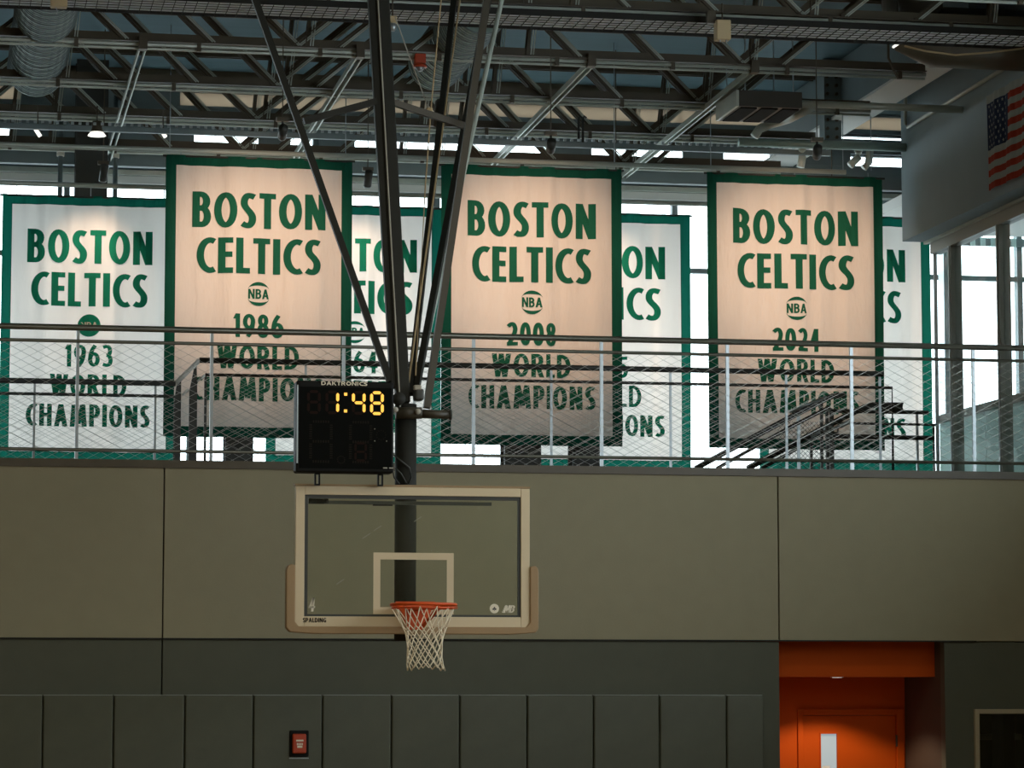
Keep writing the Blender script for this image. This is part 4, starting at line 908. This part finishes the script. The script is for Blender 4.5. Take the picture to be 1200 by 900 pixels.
brace('brace_tube', (500, 478), (570.5, 0), Ym - .05, 23.55, .038, 'arm')
brace('conduit', (486, 462), (588, 0), Ym + .1, 25.65, .022, 'pipe', 8)
brace('conduit', (478, 455), (531, 60), Ym - .02, 25.3, .008, 'rope', 6)
a, b = P(517.5, 120, 25.2), P(515, 146, 25.1); MB().tube([a, b], .055, 12).build('sleeve', 'arm', goal, True)
MB().bar(P(356, 142, 23.5), P(441, 119, 23.55), .05, .05).build('cross_tube', 'mastm', goal)
MB().bar(P(460, 120, 23.55), P(549, 149, 23.6), .05, .05).build('cross_tube', 'arm', goal)
MB().tube([P(463, 20, 25), P(503, 130, 25)], .005, 6).build('steel_cable', 'cable', goal)
MB().tube([P(518, -12, 24.2), P(505, 128, 24.2), P(498, 225, 24.2), P(487, 440, Ym)], .006, 6).build('pull_rope', 'rope', goal)
MB().box(P(499, 130, 24.2).x, P(506, 130, 24.2).x, 24.15, 24.25, P(503, 135, 24.2).z, P(503, 127, 24.2).z).build('rope_knot', 'rope', goal, bevel=.01)
# hinge hardware
MB().tube([P(464, 484, Ym - .1), P(494, 484, Ym - .1)], .045, 16).build('hinge_barrel', 'arm', goal, True)
MB().tube([P(494, 485, Ym - .1), P(528, 486, Ym - .1)], .034, 16).build('side_arm', 'arm', goal, True)
MB().tube([P(526.5, 486, Ym - .1), P(529, 486, Ym - .1)], .041, 16).build('arm_cap', 'dark', goal, True)
MB().box(P(483, 470, Ym).x, P(494, 470, Ym).x, Ym - .14, Ym - .02, P(485, 471, Ym).z, P(485, 457, Ym).z).build('winch_box', 'dark', goal, bevel=.02)
MB().box(P(482, 455, Ym).x, P(491, 455, Ym).x, Ym - .14, Ym - .08, P(485, 459, Ym).z, P(485, 453, Ym).z).build('winch_plate', 'cable', goal, bevel=.01)
MB().cyl(P(468, 467, Ym - .16), .05, .05, 'y', 16).build('pulley', 'mastm', goal, True)
MB().cyl(P(490, 482, Ym - .17), .022, .03, 'y', 12).build('bolt', 'cable', goal, True)
MB().cyl(P(463.5, 480, Ym - .17), .022, .03, 'y', 12).build('bolt', 'cable', goal, True)
for pts in ([(463, 548), (470, 555), (474, 562), (476, 566)], [(460, 550), (462, 560), (468, 567)], [(461, 533), (470, 540), (480, 548), (482, 560), (478, 567)]):
    MB().tube([P(a, b, Ym - .1) for a, b in pts], .006, 6).build('cable', 'dark', goal, True)
# mounting arms from mast to board
mb = MB()
for z in (gz_(576), gz_(731)): mb.box(mx - .07, mx + .07, YG + .04, Ym - .07, z - .03, z + .03)
mb.build('board_mount', 'mastm', goal)
# ------------------------------------------------------------------ scoreboard
YQ = 22.75; q0, q1 = P(347, 500, YQ), P(461.5, 500, YQ); sz1, sz0 = P(404, 446.5, YQ).z, P(404, 554, YQ).z
sc = (q1.x - q0.x) / 114.5
sb = empty('shot_clock', ((q0.x + q1.x) / 2, YQ, sz0 - .1), 'black scoreboard clock showing 1:48 in amber digits, mounted above the backboard', 'scoreboard')
cs = MB().box(q0.x, q1.x, YQ, YQ + .17, sz0, sz1).build('casing', 'black', sb, bevel=.018)
SX = lambda px: q0.x + (px - 347) * sc
SZ = lambda py: sz1 - (py - 446.5) * sc
MB().box(SX(350.5), SX(459), YQ - .003, YQ, SZ(549), SZ(454)).build('display_face', 'blackm', sb)
MB().box(SX(347.8), SX(349.3), YQ - .006, YQ + .02, SZ(543), SZ(452)).build('edge_trim', 'galv', sb)
sp = lambda ox, oz, yy=YQ - .0015: (lambda a, b: Vector((SX(ox) + a, yy, SZ(oz) + b)))
MB().box(SX(373), SX(433), YQ - .001, YQ + .003, SZ(453), SZ(447)).build('name_plate', 'black', sb)
flat_text('maker_lettering', 'DAKTRONICS', 54 * sc, 4.7 * sc, sp(403, 451.8, YQ - .004), 'white', cs, hx=.13, hy=.11, gap=.16)
SEG = {'8': 'abcdefg', '1': 'bc', '4': 'bcfg'}
def seg(mb, cxp, cyp, wp, hp, which, t, y):
    x0_, x1_, za_, zm_, zc_ = cxp - wp / 2, cxp + wp / 2, cyp - hp / 2, cyp, cyp + hp / 2
    def hs(zc):
        a, b = x0_ + t * .34, x1_ - t * .34; mb.quad(*[Vector((SX(p_), y, SZ(q_))) for p_, q_ in ((a, zc), (a + t / 2, zc - t / 2), (b - t / 2, zc - t / 2), (b, zc), (b - t / 2, zc + t / 2), (a + t / 2, zc + t / 2))])
    def vs2(xc, z_a, z_b):
        a, b = z_a + t * .28, z_b - t * .28; mb.quad(*[Vector((SX(p_), y, SZ(q_))) for p_, q_ in ((xc, a), (xc + t / 2, a + t / 2), (xc + t / 2, b - t / 2), (xc, b), (xc - t / 2, b - t / 2), (xc - t / 2, a + t / 2))])
    for k in which:
        if k == 'a': hs(za_)
        if k == 'g': hs(zm_)
        if k == 'd': hs(zc_)
        if k == 'f': vs2(x0_, za_, zm_)
        if k == 'b': vs2(x1_, za_, zm_)
        if k == 'e': vs2(x0_, zm_, zc_)
        if k == 'c': vs2(x1_, zm_, zc_)
for cxp, ch in ((389, '1'), (420, '4'), (441.4, '8')):
    mb = MB(); seg(mb, cxp, 471.8, 12.6, 24.4, SEG[ch], 3.5, YQ - .006); mb.build('lit_digit', 'lit', sb)
mb = MB()
for cy in (462, 481.6): mb.box(SX(402.8), SX(406.4), YQ - .007, YQ - .005, SZ(cy + 1.7), SZ(cy - 1.7))
mb.build('lit_colon', 'lit', sb)
for cxp, wh in ((367.5, 'abcdefg'), (389, 'adefg'), (420, 'ade')):
    mb = MB(); seg(mb, cxp, 471.8, 12.6, 24.4, wh, 3.2, YQ - .004); mb.build('unlit_digit', 'unlitr', sb)
for cxp in (376, 422.5):
    mb = MB()
    for k in range(7):
        for zz3 in (494.5, 517.5, 541): mb.box(SX(cxp - 8.7 + k * 2.9 - .8), SX(cxp - 8.7 + k * 2.9 + .8), YQ - .005, YQ - .004, SZ(zz3 + 1.4), SZ(zz3 - 1.4))
    for k in range(7):
        for sx in (-1, 1):
            for base in (498.5, 521): mb.box(SX(cxp + sx * 12 - 1.6), SX(cxp + sx * 12 + 1.6), YQ - .005, YQ - .004, SZ(base + k * 2.6 + .7), SZ(base + k * 2.6 - .7))
    mb.build('unlit_large_digit', 'unlit', sb)
mb = MB(); seg(mb, 422.5, 529, 12, 20, 'abcdefg', 2.4, YQ - .006); mb.build('unlit_digit', 'unlitr', sb)
for cxp, cyp, r_ in ((399.7, 538.5, 4.2), (446.5, 509, 5.5)):
    mb = MB()
    for k in range(12): a = 2 * math.pi * k / 12; mb.box(SX(cxp + r_ * math.cos(a)) - .004, SX(cxp + r_ * math.cos(a)) + .004, YQ - .005, YQ - .004, SZ(cyp + r_ * math.sin(a)) - .004, SZ(cyp + r_ * math.sin(a)) + .004)
    mb.build('unlit_dot_ring', 'unlit', sb)
mb = MB()
for a, b in ((449, 454), (456, 461)): mb.box(SX(a), SX(b), YQ - .006, YQ - .003, SZ(548), SZ(546.8))
mb.build('small_label', 'cable', sb)
mb = MB()
for a, b in ((439, 502), (453, 516), (439, 516)): mb.box(SX(a - .5), SX(a + .5), YQ - .006, YQ - .003, SZ(b + .5), SZ(b - .5))
mb.build('indicator_dots', 'cable', sb)
for px in (373.5, 447.5):
    br_ = ring(MB(), SX(px - 3.2), SX(px + 3.2), gz_(571) - .0, sz0, 1.7 * sc, YQ + .06, YQ + .1).build('mount_bracket', 'black', sb)
# ------------------------------------------------------------------ gym high-bay lights (above and behind the camera's view)
for i, x in enumerate((-8, -2, 4, 8.6)):
    for j, y in enumerate((3, 11, 18.5)):
        o = empty('high_bay_light', (x, y, 8.6), '%s high-bay light in the %s row over the court' % (['leftmost', 'second', 'third', 'rightmost'][i], ['nearest', 'middle', 'farthest'][j]), 'light', 'high-bay lights over the court')
        MB().box(x - .35, x + .35, y - .2, y + .2, 8.62, 8.72).build('housing', 'whitep', o)
        MB().box(x - .32, x + .32, y - .17, y + .17, 8.608, 8.62).build('diffuser', 'lampw', o)
        for sx in (-.3, .3): MB().tube([(x + sx, y, 8.72), (x + sx, y, ZR)], .006, 5).build('hanger', 'galv', o)
        lamp('lamp_light', 'AREA', (x, y, 8.59), GYM_W, (1, .86, .62), o, shape='RECTANGLE', size=.6, size_y=.32)
